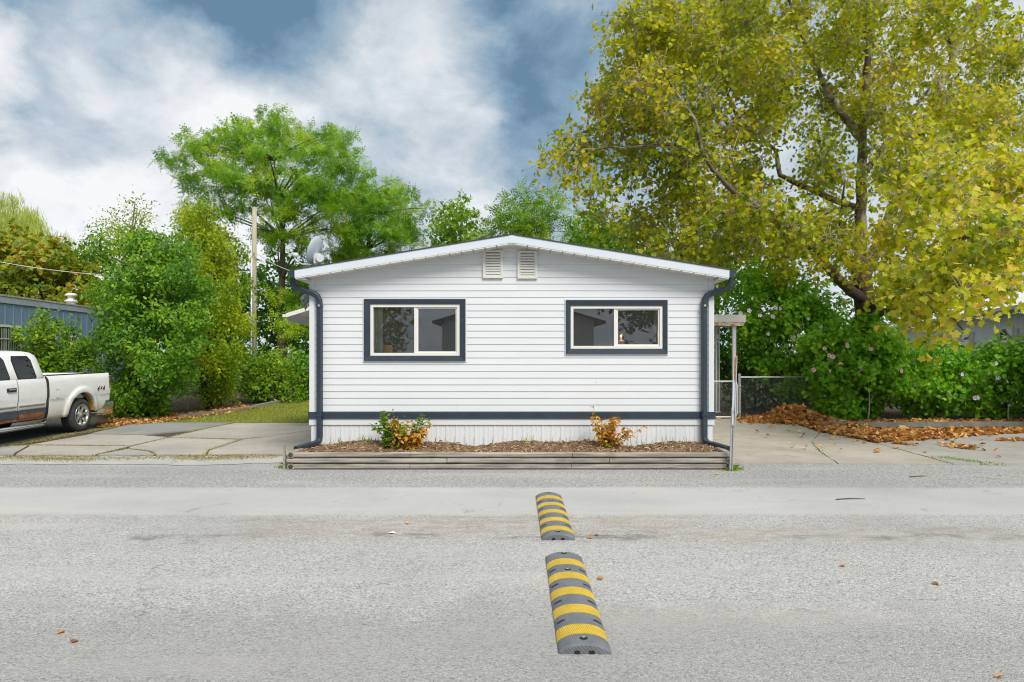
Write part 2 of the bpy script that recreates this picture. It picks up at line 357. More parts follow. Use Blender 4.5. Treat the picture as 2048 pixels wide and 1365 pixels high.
t = NT('dark_leafy_soil'); f = t.noise(5, 6, .65); s = t.noise(60, 4, .7)
t.set(Base_Color=t.mix(t.mr(s, .45, .65), t.ramp(f, [(.3, (.035, .022, .014)), (.7, (.10, .055, .028))]), (.14, .08, .035)), Roughness=1.); t.bump(s, .8, .03); m_soil = t.m
t = NT('parking_asphalt'); f = t.noise(1.5, 6, .6); s = t.noise(110, 3, .6)
t.set(Base_Color=t.mix(t.mr(s, .5, .7, 0, .6), t.ramp(f, [(.3, (.10, .10, .10)), (.7, (.19, .188, .18))]), (.06, .06, .06)), Roughness=.95); t.bump(s, .4, .01); m_park = t.m
sheet('parking_pad', [G(-900, 905), G(-20, 897), G(195, 860), G(230, 845), G(-200, 845), G(-900, 850)], -.004, m_park)
sheet('shrub_bed_left', [G(185, 858), G(300, 846), G(365, 839), G(452, 827), G(508, 819), G(560, 806), G(610, 790), G(430, 790), G(200, 830)], .000, m_soil)
sheet('shrub_bed_right', [(3.4, 17.9), (5.6, 17.2), (7.5, 16.0), (11.2, 15.75), (24, 15.75), (24, 19.6), (3.4, 21)], .004, m_soil)
t = NT('lawn'); f = t.noise(1.6, 6, .6); g = t.noise(30, 4, .7)
t.set(Base_Color=t.mix(t.mr(g, .4, .7, 0, .6), t.ramp(f, [(.3, (.17, .21, .03)), (.7, (.30, .30, .07))]), (.05, .06, .015)), Roughness=1.); t.bump(g, .8, .03)
sheet('lawn', [G(235, 848), G(300, 846.5), G(760, 846), G(800, 800), G(790, 780), G(610, 790), G(560, 805.5), G(508, 818.5), G(452, 827.5), G(360, 840)], .004, t.m)

# ------------------------------------------------------------------ the white mobile home
YF = 11.05
def fx(px): return (px - 1024) * YF / F
def fz(py): return H - (py - HY) * YF / F
home = thing('mobile_home', 'white double-wide mobile home with lap siding and dark slate trim', 'mobile home', (0, YF, 0))
XL, XR = fx(620), fx(1427)
SL, ZPK = 0.160, fz(488)                       # gable line of the wall under the soffit
def gl(x): return ZPK - SL * abs(x)
W1 = (fx(729), fx(931), fz(722), fz(599)); W2 = (fx(1132), fx(1334), fz(708), fz(601))
W1i = (fx(741), fx(920), fz(712), fz(609)); W2i = (fx(1141), fx(1325), fz(698), fz(612))
holes = [W1i, W2i]
z0 = fz(824.5); hrow = (fz(599) - z0) / 17.0
hrow = 13.43 * YF / F
def plank(x0, x1, za, zb, zbase, y0=YF, proud=.009):
    xs = sorted({x0, x1} | {x for zc in (za, zb) for x in ((ZPK - zc) / SL, -(ZPK - zc) / SL, 0.) if x0 < x < x1})
    xs = [x for x in xs if gl(x) > za + 1e-4 or min(abs(gl(x) - za), 1) < 1e-3]
    if len(xs) < 2: return
    def yy(z): return y0 - proud * (1 - (z - zbase) / hrow) - .001
    v, f = [], []
    for x in xs:
        zt = max(min(zb, gl(x)), za + .0005)
        zl = za + min(.012, (zt - za) * .5)
        v += [(x, y0 + .004, za), (x, yy(za) + .007, za), (x, yy(za), zl), (x, yy(zt), zt), (x, y0 + .004, zt)]
    n = len(xs)
    for i in range(n - 1):
        for j in range(5): f.append((i * 5 + j, i * 5 + (j + 1) % 5, i * 5 + 5 + (j + 1) % 5, i * 5 + 5 + j))
    f += [(0, 1, 2, 3, 4), tuple(range(n * 5 - 1, n * 5 - 6, -1))]
    MB().add(v, f).build('plank', m_white, home)
r_seam = random.Random(5)
k = 0
while z0 + k * hrow < ZPK:
    za, zb = z0 + k * hrow, z0 + (k + 1) * hrow - .0015
    seam = [-.9, .55, 1.35, -1.9, .1][k // 2 % 5] + .07 * (k % 2) if k % 2 == 0 else None
    segs = [(XL + .085, XR - .085)]
    for (hx0, hx1, hz0, hz1) in holes:
        new = []
        for (a, b) in segs:
            if hz1 <= za or hz0 >= zb or hx0 >= b or hx1 <= a: new.append((a, b)); continue
            new += [(a, hx0), (hx1, b)]
            if hz0 > za + .004: plank(hx0, hx1, za, hz0, za)
            if hz1 < zb - .004: plank(hx0, hx1, hz1, zb, za)
        segs = new
    for (a, b) in segs:
        if seam is not None and a + .3 < seam < b - .3: plank(a, seam, za, zb, za); plank(seam + .0015, b, za, zb, za, proud=.0075)
        else: plank(a, b, za, zb, za)
    k += 1
# backing wall round the openings, side walls, back wall
wb = MB(); ys = (YF + .006, YF + .11)
xs_ = [XL + .02, W1i[0], W1i[1], W2i[0], W2i[1], XR - .02]
for i in range(5):
    a, b = xs_[i], xs_[i + 1]
    zlo, zhi = .35, 2.9
    if i in (1, 3):
        hz0, hz1 = (W1i if i == 1 else W2i)[2:]; wb.box(a, b, *ys, zlo, hz0); wb.box(a, b, *ys, hz1, zhi)
    else: wb.box(a, b, *ys, zlo, zhi)
wb.prism([(XL + .02, ys[0], 2.9), (XR - .02, ys[0], 2.9), (XR - .02, ys[0], gl(XR) - .002), (0, ys[0], ZPK - .002), (XL + .02, ys[0], gl(XL) - .002)], (0, .1, 0))
wb.build('wall', m_white, home)
for (a, b) in ((XL, XL + .12), (XR - .12, XR)): box('side_wall', m_white, home, a + .004, b - .004, YF + .115, 24.0, .0, 2.92)
MB().prism([(XL, 24.0, 0), (XR, 24.0, 0), (XR, 24.0, gl(XR)), (0, 24.0, ZPK), (XL, 24.0, gl(XL))], (0, .1, 0)).build('back_wall', m_white, home)
# corner posts
for s in (-1, 1):
    xc = XL if s < 0 else XR
    MB().box(*sorted((xc - s * .004 * -1, xc - s * .083)), YF - .024, YF + .10, fz(824) + .0, gl(xc) + .0).build('corner_trim', m_white, home)
# dark band, white strip, skirting
box('belt_trim', m_navy, home, XL - .025, XR + .025, YF - .040, YF + .02, fz(837.5), fz(824.5))
box('skirting_cap', m_white, home, XL - .010, XR + .010, YF - .020, YF + .02, fz(850), fz(837.5) - .001)
x = XL + .012; i = 0
while x < XR - .02:
    w = min(.155, XR - .012 - x)
    p = [(x, YF + .012), (x + .02, YF + .000), (x + .045, YF + .000), (x + .06, YF + .004), (x + .085, YF + .004), (x + .095, YF + .002), (x + .11, YF + .002), (x + .12, YF + .004), (x + w - .002, YF + .004), (x + w - .002, YF + .02), (x, YF + .02)]
    if w > .14: MB().prism([(a, b, .10) for a, b in p], (0, 0, fz(850) - .0005 - .10)).build('skirting_panel', m_white, home)
    x += w; i += 1
box('skirting_back', m_white, home, XL + .01, XR - .01, YF + .022, YF + .08, 0, .56)
# roof
YR, ZT = YF - .30, None
sR = (YF - .30) / F
RX = [(588 - 1024) * sR, (1457 - 1024) * sR]
zpk = H + (HY - 469.5) * sR; zed = H + (HY - 539.5) * sR
rx = 3.425; sl = (zpk - zed) / rx
for s in (-1, 1):
    MB().prism([(0, YR - .012, zpk + .012), (s * rx, YR - .012, zed + .012), (s * rx, YR - .012, zed - .004), (0, YR - .012, zpk - .004)], (0, 13.6, 0)).build('shingle_roof', m_shingle, home)
    a, b = (.055 * s, s * rx)
    MB().prism([(a, YR, zpk - sl * .055 - .006), (b, YR, zed - .006), (b, YR, zed - .128), (a, YR, zpk - sl * .055 - .128)], (0, .025, 0)).build('fascia', m_fascia, home)
    # soffit boards with dark gaps
    n = 18
    for i in range(n):
        xa, xb = s * (.06 + (rx - .06) * i / n), s * (.06 + (rx - .06) * (i + 1) / n - .012)
        za, zb2 = zpk - sl * abs(xa) - .128, zpk - sl * abs(xb) - .128
        MB().prism([(xa, YR + .005, za), (xb, YR + .005, zb2), (xb, YR + .005, zb2 - .02), (xa, YR + .005, za - .02)], (0, .31, 0)).build('soffit_panel', m_cream, home)
    # eaves soffit along the sides
    MB().prism([(s * (XR + .0), YR + .03, zed - .135), (s * rx, YR + .03, zed - .13), (s * rx, YR + .03, zed - .15), (s * XR, YR + .03, zed - .155)], (0, 13.2, 0)).build('eaves_soffit', m_cream, home)
    MB().box(*sorted((s * (rx - .03), s * (rx - .005))), YR + .03, 24.3, zed - .13, zed - .01).build('eaves_fascia', m_fascia, home)
MB().prism([(-.056, YR - .004, zpk - .008 - sl * .056), (0, YR - .004, zpk - .006), (.056, YR - .004, zpk - .008 - sl * .056), (.056, YR - .004, zpk - .137), (0, YR - .004, zpk - .128), (-.056, YR - .004, zpk - .137)], (0, .02, 0)).build('fascia_cap', m_fascia, home)
MB().prism([(-.058, YR + .006, zpk - .137), (0, YR + .006, zpk - .130), (.058, YR + .006, zpk - .137), (.058, YR + .006, zpk - .158), (0, YR + .006, zpk - .150), (-.058, YR + .006, zpk - .158)], (0, .30, 0)).build('soffit_panel', m_cream, home)
MB().prism([(-rx, YR + .04, zed - .11), (0, YR + .04, zpk - .11), (rx, YR + .04, zed - .11), (rx, YR + .04, zed - .06), (0, YR + .04, zpk - .06), (-rx, YR + .04, zed - .06)], (0, .28, 0)).build('rafter_void', m_dark, home)
# gutters and downspouts
for s in (-1, 1):
    gx = s * (rx + .002); prof = [(gx, zed - .012), (gx, zed - .125), (gx + s * .07, zed - .125), (gx + s * .085, zed - .09), (gx + s * .115, zed - .03), (gx + s * .125, zed - .012)]
    MB().prism([(a, YR + .02, b) for a, b in prof], (0, 13.3, 0)).build('gutter', m_navy, home)
    xs = s * fx(1024 + 382) ; yd = YF - .075
    pth = [(s * 3.50, YR + .16, zed - .12), (s * 3.50, YR + .16, zed - .19), (s * 3.488, YR + .165, zed - .235), (s * 3.45, YR + .18, zed - .275), (s * 3.38, YR + .195, zed - .305), (s * 3.27, yd - .01, zed - .335),
           (s * 3.19, yd, zed - .362), (s * 3.13, yd, zed - .405), (s * 3.10, yd, zed - .47), (s * 3.093, yd, zed - .56), (s * 3.093, yd, .55), (s * 3.093, yd, .37), (s * 3.098, yd - .012, .325), (s * 3.12, yd - .06, .285), (s * 3.30, yd - .55, .255)]
    dn = MB().sweep(pth, [(-.041, -.03), (-.035, -.036), (.035, -.036), (.041, -.03), (.041, .03), (.035, .036), (-.035, .036), (-.041, .03)], up=(0, 1, 0)).build('downspout', m_navy, home)
    MB().box(s * 3.093 - .052, s * 3.093 + .052, yd - .045, yd + .05, fz(832), fz(828)).build('strap', m_navy, dn)
    MB().box(s * 3.093 - .046, s * 3.093 + .046, yd - .042, yd + .05, zed - .58, zed - .54).build('strap', m_navy, dn)
    e = Vector(pth[-1]); q = (Vector(pth[-1]) - Vector(pth[-2])).normalized()
    MB().sweep([e - q * .004, e + q * .004], [(-.03, -.025), (.03, -.025), (.03, .025), (-.03, .025)], up=(0, 1, 0)).build('outlet', m_dark, dn)
    MB().tube([(s * 3.093, yd - .052, zed - .555), (s * 3.093, yd - .04, zed - .555)], .018, 10).build('screw_head', m_galv, dn)
# gable vents
def gvent(a, b, c, d):
    v = MB()
    for q in ((a, b, c, c + .03), (a, b, d - .03, d), (a, a + .035, c + .03, d - .03), (b - .035, b, c + .03, d - .03)): v.box(q[0], q[1], YF - .045, YF + .0, q[2], q[3])
    o = v.build('gable_vent', m_cream, home); box('vent_back', m_dark, o, a + .035, b - .035, YF - .018, YF - .006, c + .03, d - .03)
    n = 8; hh = (d - c - .10) / n
    for w in ((a + .036, a + .05), (b - .05, b - .036), ): box('rim', m_cream, o, w[0], w[1], YF - .034, YF - .016, c + .031, d - .031)
    box('rim', m_cream, o, a + .05, b - .05, YF - .034, YF - .016, c + .031, c + .055)
    for i in range(n):
        zz = c + .055 + i * hh + .008
        MB().prism([(a + .05, YF - .040, zz), (a + .05, YF - .040, zz + hh * .50), (a + .05, YF - .019, zz + hh * .98), (a + .05, YF - .019, zz + hh * .86)], (b - a - .10, 0, 0)).build('louvre', m_cream, o)
gvent(fx(966), fx(1006), fz(557), fz(502)); gvent(fx(1035), fx(1074.5), fz(558), fz(503))
# windows
def ring(x0, x1, zl, zh, w, ya, yb):
    return MB().box(x0, x1, ya, yb, zl, zl + w).box(x0, x1, ya, yb, zh - w, zh).box(x0, x0 + w, ya + .0005, yb, zl + w, zh - w).box(x1 - w, x1, ya + .0005, yb, zl + w, zh - w)
def window(o_, i_, pm, blind=False):
    w = MB(); a, b, c, d = o_; e, f, g, h = i_; ya = YF - .045
    for q in (((a, c), (b, c), (f, g), (e, g)), ((b, c), (b, d), (f, h), (f, g)), ((b, d), (a, d), (e, h), (f, h)), ((a, d), (a, c), (e, g), (e, h))):
        w.prism([(p[0], ya + (.012 if p in ((e, g), (f, g), (f, h), (e, h)) else 0), p[1]) for p in q], (0, .05, 0))
    win = w.build('window', m_navy, home)
    MB().box(a - .02, b + .02, YF - .022, YF, c - .018, c - .002).box(a - .02, b + .02, YF - .022, YF, d + .002, d + .018).box(a - .018, a - .002, YF - .022, YF, c - .002, d + .002).box(b + .002, b + .018, YF - .022, YF, c - .002, d + .002).build('casing', m_white, win)
    e, f, g, h = e + .001, f - .001, g + .001, h - .001
    ring(e, f, g, h, .045, YF - .018, YF + .09).build('frame', m_frame, win)
    mx = pm; ei, fi, gi, hi = e + .045, f - .045, g + .045, h - .045
    box('meeting_rail', m_frame, win, mx - .012, mx + .028, YF - .004, YF + .05, gi, hi)
    ring(mx + .028, fi, gi, hi, .025, YF + .006, YF + .04).build('sash', m_frame, win)
    for zz in (gi + (hi - gi) * .2, gi + (hi - gi) * .75): MB().prism([(mx + .028, YF + .0, zz), (mx + .036, YF, zz + .01), (mx + .036, YF, zz + .04), (mx + .028, YF, zz + .05)], (0, .006, 0)).build('latch', m_frame, win)
    box('pane', m_glass, win, ei, mx - .012, YF + .046, YF + .050, gi, hi)
    box('pane', m_glass, win, mx + .053, fi - .025, YF + .022, YF + .026, gi + .025, hi - .025)
    return win
window(W1, W1i, fx(830)); window(W2, W2i, fx(1229.5))
# room inside
rm = MB(); a, b, c, d = XL + .125, XR - .125, .72, 2.86
rm.box(a, b, 15.2, 15.3, c, d).box(a, b, YF + .12, 15.3, c - .05, c).box(a, b, YF + .12, 15.3, d, d + .04).box(-.05, .05, YF + .12, 15.2, c, d)
rm.build('room_lining', m_room, home)
m_curt = mat('sage_curtain', (.50, .58, .44), .9, .2, 5)
def curtain(x0, x1, label):
    n = 14; p = [(x0 + (x1 - x0) * i / n, YF + .16 + .02 * math.sin(i * 1.9)) for i in range(n + 1)]
    pts = [(q[0], q[1], 1.2) for q in p] + [(q[0], q[1] + .006, 1.2) for q in p[::-1]]
    tag(MB().prism(pts, (0, 0, 1.45)).build('curtain', m_curt, None), label, 'curtain')
curtain(fx(745), fx(762), 'sage green curtain at the left edge of the larger window')
curtain(fx(1313), fx(1322), 'narrow green curtain edge at the right of the smaller window')
m_orange = mat('orange_fabric', (.90, .36, .02), .7, .08)
m_wood = mat('warm_wood', (.45, .20, .06), .5, .3, 5, stretch=(1, 1, 6))
CY = -.42
ch = thing('chair', 'orange high-backed chair seen through the larger window', 'chair', (-2.1, 11.5, .72))
MB().prism([(-2.22, 11.72 + CY, 1.5), (-1.97, 11.72 + CY, 1.5), (-1.99, 11.75 + CY, 1.835), (-2.01, 11.75 + CY, 1.85), (-2.19, 11.75 + CY, 1.85), (-2.22, 11.75 + CY, 1.835)], (0, .05, 0)).build('backrest', m_orange, ch)
MB().box(-2.24, -1.94, 11.72 + CY, 12.12 + CY, 1.38, 1.45).build('seat', m_orange, ch)
for lx in (-2.21, -1.97):
    for ly in (11.76 + CY, 12.08 + CY): MB().tube([(lx, ly, .72), (lx, ly, 1.38)], .018, 6).build('leg', m_wood, ch)
sb = thing('sideboard', 'orange-brown wooden sideboard behind the smaller window', 'sideboard', (2.06, 12.6, .72))
MB().box(1.78, 2.34, 12.5, 12.9, .78, 1.93).build('carcass', m_wood, sb)
for xx in (1.79, 2.065): box('door', m_wood, sb, xx, xx + .265, 12.48, 12.497, .82, 1.89)
for xx in (1.8, 2.26): box('leg', m_wood, sb, xx, xx + .05, 12.52, 12.57, .72, .78)
tl = NT('lit_bulb'); tl.set(Base_Color=(1., .6, .2), Emission_Color=(1., .55, .12)); tl.b.inputs['Emission Strength'].default_value = 4
lp = thing('table_lamp', 'small lit lamp glowing on the sideboard behind glass', 'lamp', (2.03, 12.7, 1.93))
ld = bpy.data.lights.new('lamp_light', 'POINT'); ld.energy = 2.2; ld.color = (1, .62, .25); ld.shadow_soft_size = .03; lo_ = bpy.data.objects.new('lamp_light', ld); COL.objects.link(lo_); lo_.parent = lp; lo_.location = (0, -.12, .12)
MB().lathe((2.03, 12.7, 1.931), (0, 0, 1), [(.0, 0), (.05, 0), (.05, .012), (.012, .02), (.012, .08), (.0, .08)], 14).build('base', m_wood, lp)
MB().lathe((2.03, 12.7, 2.01), (0, 0, 1), [(.0, 0), (.014, .006), (.02, .02), (.016, .036), (.0, .042)], 14).build('bulb', tl.m, lp, True)

# ------------------------------------------------------------------ raised timber bed
t = NT('weathered_timber'); f = t.noise(4, 6, .65, .3, stretch=(.35, 4, 5)); g = t.noise(2.2, 5, .6)
c = t.ramp(f, [(.3, (.12, .10, .08)), (.5, (.30, .27, .235)), (.72, (.45, .42, .375))]); c = t.mix(t.mr(g, .56, .72, 0, .35), c, (.09, .085, .04))
cr = t.noise(3, 4, .7, .2, stretch=(.25, 9, 14)); c = t.mix(t.mr(cr, .64, .70, 0, .8), c, (.03, .024, .018)); t.set(Base_Color=c, Roughness=.9); t.bump(f, .7, .01); m_timb = t.m
t = NT('timber_end_grain'); f = t.noise(30, 4, .6); t.set(Base_Color=t.ramp(f, [(.3, (.03, .022, .014)), (.7, (.10, .08, .055))]), Roughness=1.); m_endg = t.m
bed = thing('timber_garden_bed', 'low raised bed of grey landscape timbers below the white house front', 'garden bed', (0, 10.1, 0))
YB = 10.05; sB = YB / F
def timber(x0, x1, z, h, yc=YB + .055, r=random):
    n = max(3, int((x1 - x0) / .3)); pth, secs = [], []
    for i in range(n + 1):
        pth.append((x0 + (x1 - x0) * i / n, yc + r.uniform(-.003, .003), z + h / 2 + r.uniform(-.002, .002)))
        w = r.uniform(.95, 1.02); hy = .055 * w; hz = h / 2 * .87
        secs.append([(-hz, -hy * .05), (-hz * .80, -hy * .62), (-hz * .42, -hy * .92), (0, -hy), (hz * .42, -hy * .92), (hz * .80, -hy * .62), (hz, -hy * .05), (hz, hy * .5), (hz * .5, hy), (-hz * .5, hy), (-hz, hy * .5)])
    b_ = MB().sweep(pth, secs, up=(0, -1, 0)); o = b_.build('timber', m_timb, bed); return o
bx = lambda px: (px - 1024) * sB
for z, segs in ((.172, [(588, 819.5), (820.5, 1144.5), (1145.5, 1467)]), (.086, [(573, 893), (894.5, 1218.5), (1219.5, 1452)]), (.0, [(587, 819), (820, 1143), (1144, 1453)])):
    for (a, b) in segs: timber(bx(a), bx(b), z, .086)
for s, xc in ((-1, bx(581)), (1, bx(1460))):
    for z in (.172, .086, .0):
        if z == .086 and s < 0: ya = YB + .115
        else: ya = YB + (.0 if (s < 0 and z != .086) else .115)
        if s > 0 and z == .086: ya = YB + .02
        hz, hy = .042, .05
        pth = [(xc + random.uniform(-.004, .004), ya + (11.0 - ya) * i / 5, z + .043) for i in range(6)]
        MB().sweep(pth, [(-hy, -hz * .4), (-hy * .8, -hz * .9), (0, -hz), (hy * .8, -hz * .9), (hy, -hz * .4), (hy, hz * .4), (hy * .8, hz * .9), (0, hz), (-hy * .8, hz * .9), (-hy, hz * .4)]).build('timber', m_timb, bed)
        if ya < YB + .05: MB().tube([(xc, ya - .003, z + .043), (xc, ya + .002, z + .043)], .036, 12).build('end_grain', m_endg, bed)
# mulch
nx, ny = 150, 26; gx, gy = np.meshgrid(np.linspace(bx(586), bx(1456), nx), np.linspace(YB + .1, YF + .02, ny))
mz = .215 + .03 * np.sin(gx * 2.3) * np.sin(gy * 3) + .022 * np.sin(gx * 5.1 + 1.3) + .012 * rng.normal(size=gx.shape) + .05 * np.clip((gy - YB - .1) / .9, 0, 1)
mz = np.where(gy < YB + .2, np.minimum(mz, .235), mz)
V = np.stack([gx, gy, mz], -1).reshape(-1, 3); ii = (np.arange(ny - 1)[:, None] * nx + np.arange(nx - 1)).ravel()
t = NT('bark_mulch'); f = t.noise(45, 4, .7); g = t.noise(5, 4, .6)
t.set(Base_Color=t.mix(t.mr(g, .4, .7, 0, .5), t.ramp(f, [(.28, (.08, .045, .025)), (.5, (.25, .155, .085)), (.75, (.44, .30, .18))]), (.11, .07, .04)), Roughness=1.); t.bump(f, 1., .03)
mu = np_mesh('mulch', V, np.stack([ii, ii + 1, ii + nx + 1, ii + nx], -1), t.m, bed, smooth=True); mu["kind"] = 'stuff'
def mulch_h(x, y):
    i = int(np.clip((x - gx[0, 0]) / (gx[0, -1] - gx[0, 0]) * (nx - 1), 0, nx - 1)); j = int(np.clip((y - gy[0, 0]) / (gy[-1, 0] - gy[0, 0]) * (ny - 1), 0, ny - 1)); return float(mz[j, i])
m_chip = leafmat('mulch_chips', [(0, (.11, .06, .03)), (.4, (.27, .165, .085)), (.8, (.43, .29, .16)), (1, (.55, .43, .28))], .0, .9)
n = 5200; cx = rng.uniform(gx[0, 0], gx[0, -1], n); cy = rng.uniform(YB + .1, YF - .01, n); cz = np.array([mulch_h(a, b) for a, b in zip(cx, cy)]) + rng.uniform(-.004, .014, n)
ax = rng.normal(size=(n, 3)) * [1, 1, .35]; ax /= np.linalg.norm(ax, axis=1)[:, None]; bx_ = np.cross(ax, rng.normal(size=(n, 3))); bx_ /= np.linalg.norm(bx_, axis=1)[:, None]
L = rng.uniform(.012, .035, n)[:, None]; Wd = rng.uniform(.004, .009, n)[:, None]; c0 = np.stack([cx, cy, cz], -1)
V = np.stack([c0 - ax * L - bx_ * Wd, c0 + ax * L - bx_ * Wd, c0 + ax * L + bx_ * Wd, c0 - ax * L + bx_ * Wd], 1).reshape(-1, 3)
np_mesh('wood_chips', V, np.arange(n * 4).reshape(-1, 4), m_chip, bed, np.repeat(rng.random(n), 4))["kind"] = 'stuff'
# stake at the corner of the bed
st = thing('wooden_stake', 'short grey wooden stake at the left corner of the timber bed', 'stake', (bx(568), YB + .0, 0))
MB().sweep([(bx(568), YB + .02, -.05), (bx(567.5), YB + .02, .30), (bx(567.2), YB + .02, .385)], [[(-.024, -.014), (.024, -.014), (.024, .014), (-.024, .014)]] * 2 + [[(-.022, -.011), (.022, -.011), (.022, .011), (-.022, .011)]]).build('stake_shaft', m_timb, st)
# ------------------------------------------------------------------ foliage
def fold(pts, faces): return np.array(pts, float), np.array(faces)
T_OV = fold([(0, 0, 0), (.32, .27, .05), (.7, .2, .03), (1, 0, -.06), (.7, -.2, .03), (.32, -.27, .05)], [(0, 1, 2, 3), (0, 3, 4, 5)])
T_SM = fold([(0, 0, 0), (.45, .28, .06), (1, 0, -.05), (.45, -.28, .06)], [(0, 1, 2, 2), (0, 2, 3, 3)])
T_SM = (T_SM[0], np.array([(0, 1, 2), (0, 2, 3)]))
_o = [(0, 0), (-.10, .20), (.10, .50), (.24, .30), (.52, .54), (.60, .26), (.70, .20), (1, 0)]
_o2 = _o + [(a, -b) for a, b in _o[::-1][1:-1]]
T_LB = fold([(.33, 0, -.06)] + [(a, b, .05 * abs(b) * 2 - .08 * (a > .9)) for a, b in _o2], [(0, i + 1, (i + 1) % len(_o2) + 1) for i in range(len(_o2))])
_p = [(0, 0), (.10, .46), (.34, .22), (.58, .42), (1, 0), (.58, -.42), (.34, -.22), (.10, -.46)]
T_LB2 = fold([(.36, 0, -.06)] + [(a, b, .09 * abs(b) - .08 * (a > .9)) for a, b in _p], [(0, i + 1, (i + 1) % 8 + 1) for i in range(8)])
def pinnate(pairs, lw, ll, droop=.2):
    v, f = [], []
    def lf(x, s, a, l):
        n = len(v); z = -droop * x * x
        dx, dy = math.cos(a), s * math.sin(a); nx_, ny_ = -dy, dx
        v.extend([(x, 0, z), (x + dx * l * .5 + nx_ * lw, dy * l * .5 + ny_ * lw, z - .03), (x + dx * l, dy * l, z - .10), (x + dx * l * .5 - nx_ * lw, dy * l * .5 - ny_ * lw, z - .03)]); f.append((n, n + 1, n + 2, n + 3))
    for i in range(pairs):
        x = .12 + .8 * i / pairs
        for s in (1, -1): lf(x, s, 1.15 - .3 * i / pairs, ll * (1 - .35 * i / pairs))
    lf(.93, 1, 0, ll * .6); return np.array(v, float), np.array(f)
T_PIN = pinnate(3, .085, .40); T_PINL = pinnate(5, .035, .26, .5)
T_FAN = fold([(0, 0, 0), (.5, .03, .0), (1, 0, -.12), (.5, -.03, 0)], [(0, 1, 2, 3)])
def unit(a): return a / np.maximum(np.linalg.norm(a, axis=1), 1e-6)[:, None]
def scatter(name, tmpl, pos, axis, nrm, size, rnd, m, parent, kind='stuff'):
    T, Fc = tmpl; x = unit(axis); y = unit(np.cross(nrm, x)); z = np.cross(x, y)
    R = np.stack([x, y, z], 1)                                   # rows are local axes
    V = pos[:, None, :] + size[:, None, None] * np.einsum('kj,njc->nkc', T, R)
    n, k = len(pos), len(T); idx = (np.arange(n)[:, None, None] * k + Fc[None]).reshape(-1, Fc.shape[1])
    o = np_mesh(name, V.reshape(-1, 3), idx, m, parent, np.repeat(rnd, k)); o["kind"] = kind; return o
def clumps_from(circles, sub_px=26, r=rng, flat=1.0):
    """circles in photo pixels with a depth range -> small 3-D clumps (centre, radius)"""
    out = []
    for (px, py, rp, d0, d1) in circles:
        n = max(1, int((rp / sub_px) ** 2 * 1.25))
        a = r.uniform(0, 6.283, n); q = np.sqrt(r.random(n)) * max(rp - sub_px * .6, 2); D = r.uniform(d0, d1, n)
        for i in range(n):
            c = P(px + q[i] * math.cos(a[i]), py + q[i] * math.sin(a[i]) * flat, D[i]); out.append((c.x, c.y, max(c.z, .1), sub_px * D[i] / F * r.uniform(.8, 1.25)))
    return np.array(out)
def leaves_from(cl, per, twig_len, leaf, droop=-.2, m_per=6, spread=.9, r=rng, jit=.25, flatz=.8, up=.7, cvar=.3, nj=.55, lv_=.55, out=0.):
    nt = max(1, int(per / m_per)); C = np.repeat(cl, nt, 0); N = len(C)
    u = unit(r.normal(size=(N, 3))); t = .25 + .75 * np.sqrt(r.random(N)); start = C[:, :3] + u * (t * C[:, 3])[:, None] * [1, 1, flatz]
    d = unit(u * .8 + r.normal(size=(N, 3)) * .45 + [0, 0, droop]); L = twig_len * r.uniform(.6, 1.3, N)
    cr = np.repeat(r.random(len(cl)), nt); tr = r.random(N)
    S = np.repeat(start, m_per, 0); Dd = np.repeat(d, m_per, 0); Ll = np.repeat(L, m_per); s = np.tile((np.arange(m_per) + .5) / m_per, N) + r.uniform(-.08, .08, N * m_per)
    pos = S + Dd * (Ll * s)[:, None] + np.array([0, 0, droop * .35]) * (Ll * s * s)[:, None] + r.normal(size=(N * m_per, 3)) * (jit * .1)
    side = unit(np.cross(Dd, r.normal(size=Dd.shape))); axis = unit(Dd * .45 + side * spread + [0, 0, droop * .6]); nrm = r.normal(size=Dd.shape) * nj + [0, -.15, up]
    if out: nrm = nrm + out * 1.6 * unit((pos - cl[:, :3].mean(0)) * [1, 1, .6] + [0, -.5, 0])
    size = leaf * r.uniform(.65, 1.25, N * m_per)
    rnd = np.clip(.5 + cvar * (np.repeat(cr, m_per) - .5) + .25 * (np.repeat(tr, m_per) - .5) + lv_ * (r.random(N * m_per) - .5), 0, 1)
    return (pos, axis, nrm, size, rnd), (start, d, L)
def twig_mesh(name, tw, rad, m, parent, droop=-.2, base=None):
    start, d, L = tw; N = len(L); s0 = start - d * .12; e = start + d * L[:, None] + np.array([0, 0, droop * .3]) * L[:, None]
    a = unit(np.cross(d, [0.3, .5, .8])); b = np.cross(d, a); V = []
    for k in range(3):
        o = (a * math.cos(2.094 * k) + b * math.sin(2.094 * k)) * rad; V.append(s0 + o)
    V = np.stack(V + [e], 1).reshape(-1, 3); Fc = np.array([(0, 1, 3), (1, 2, 3), (2, 0, 3)]); idx = (np.arange(N)[:, None, None] * 4 + Fc[None]).reshape(-1, 3)
    o = np_mesh(name, V, idx, m, parent); o["kind"] = 'stuff'; return o
def bez(a, b, sag, n=6, r=random):
    a, b = Vector(a), Vector(b); m = (a + b) / 2 + Vector((r.uniform(-.1, .1), r.uniform(-.1, .1), sag)) * (b - a).length
    return [a * (1 - t) ** 2 + m * 2 * t * (1 - t) + b * t * t for t in [i / n for i in range(n + 1)]]
def limb(mb, path, r0, r1, n=8):
    k = len(path); mb.tube(path, [r0 + (r1 - r0) * (i / (k - 1)) ** .8 for i in range(k)], n)
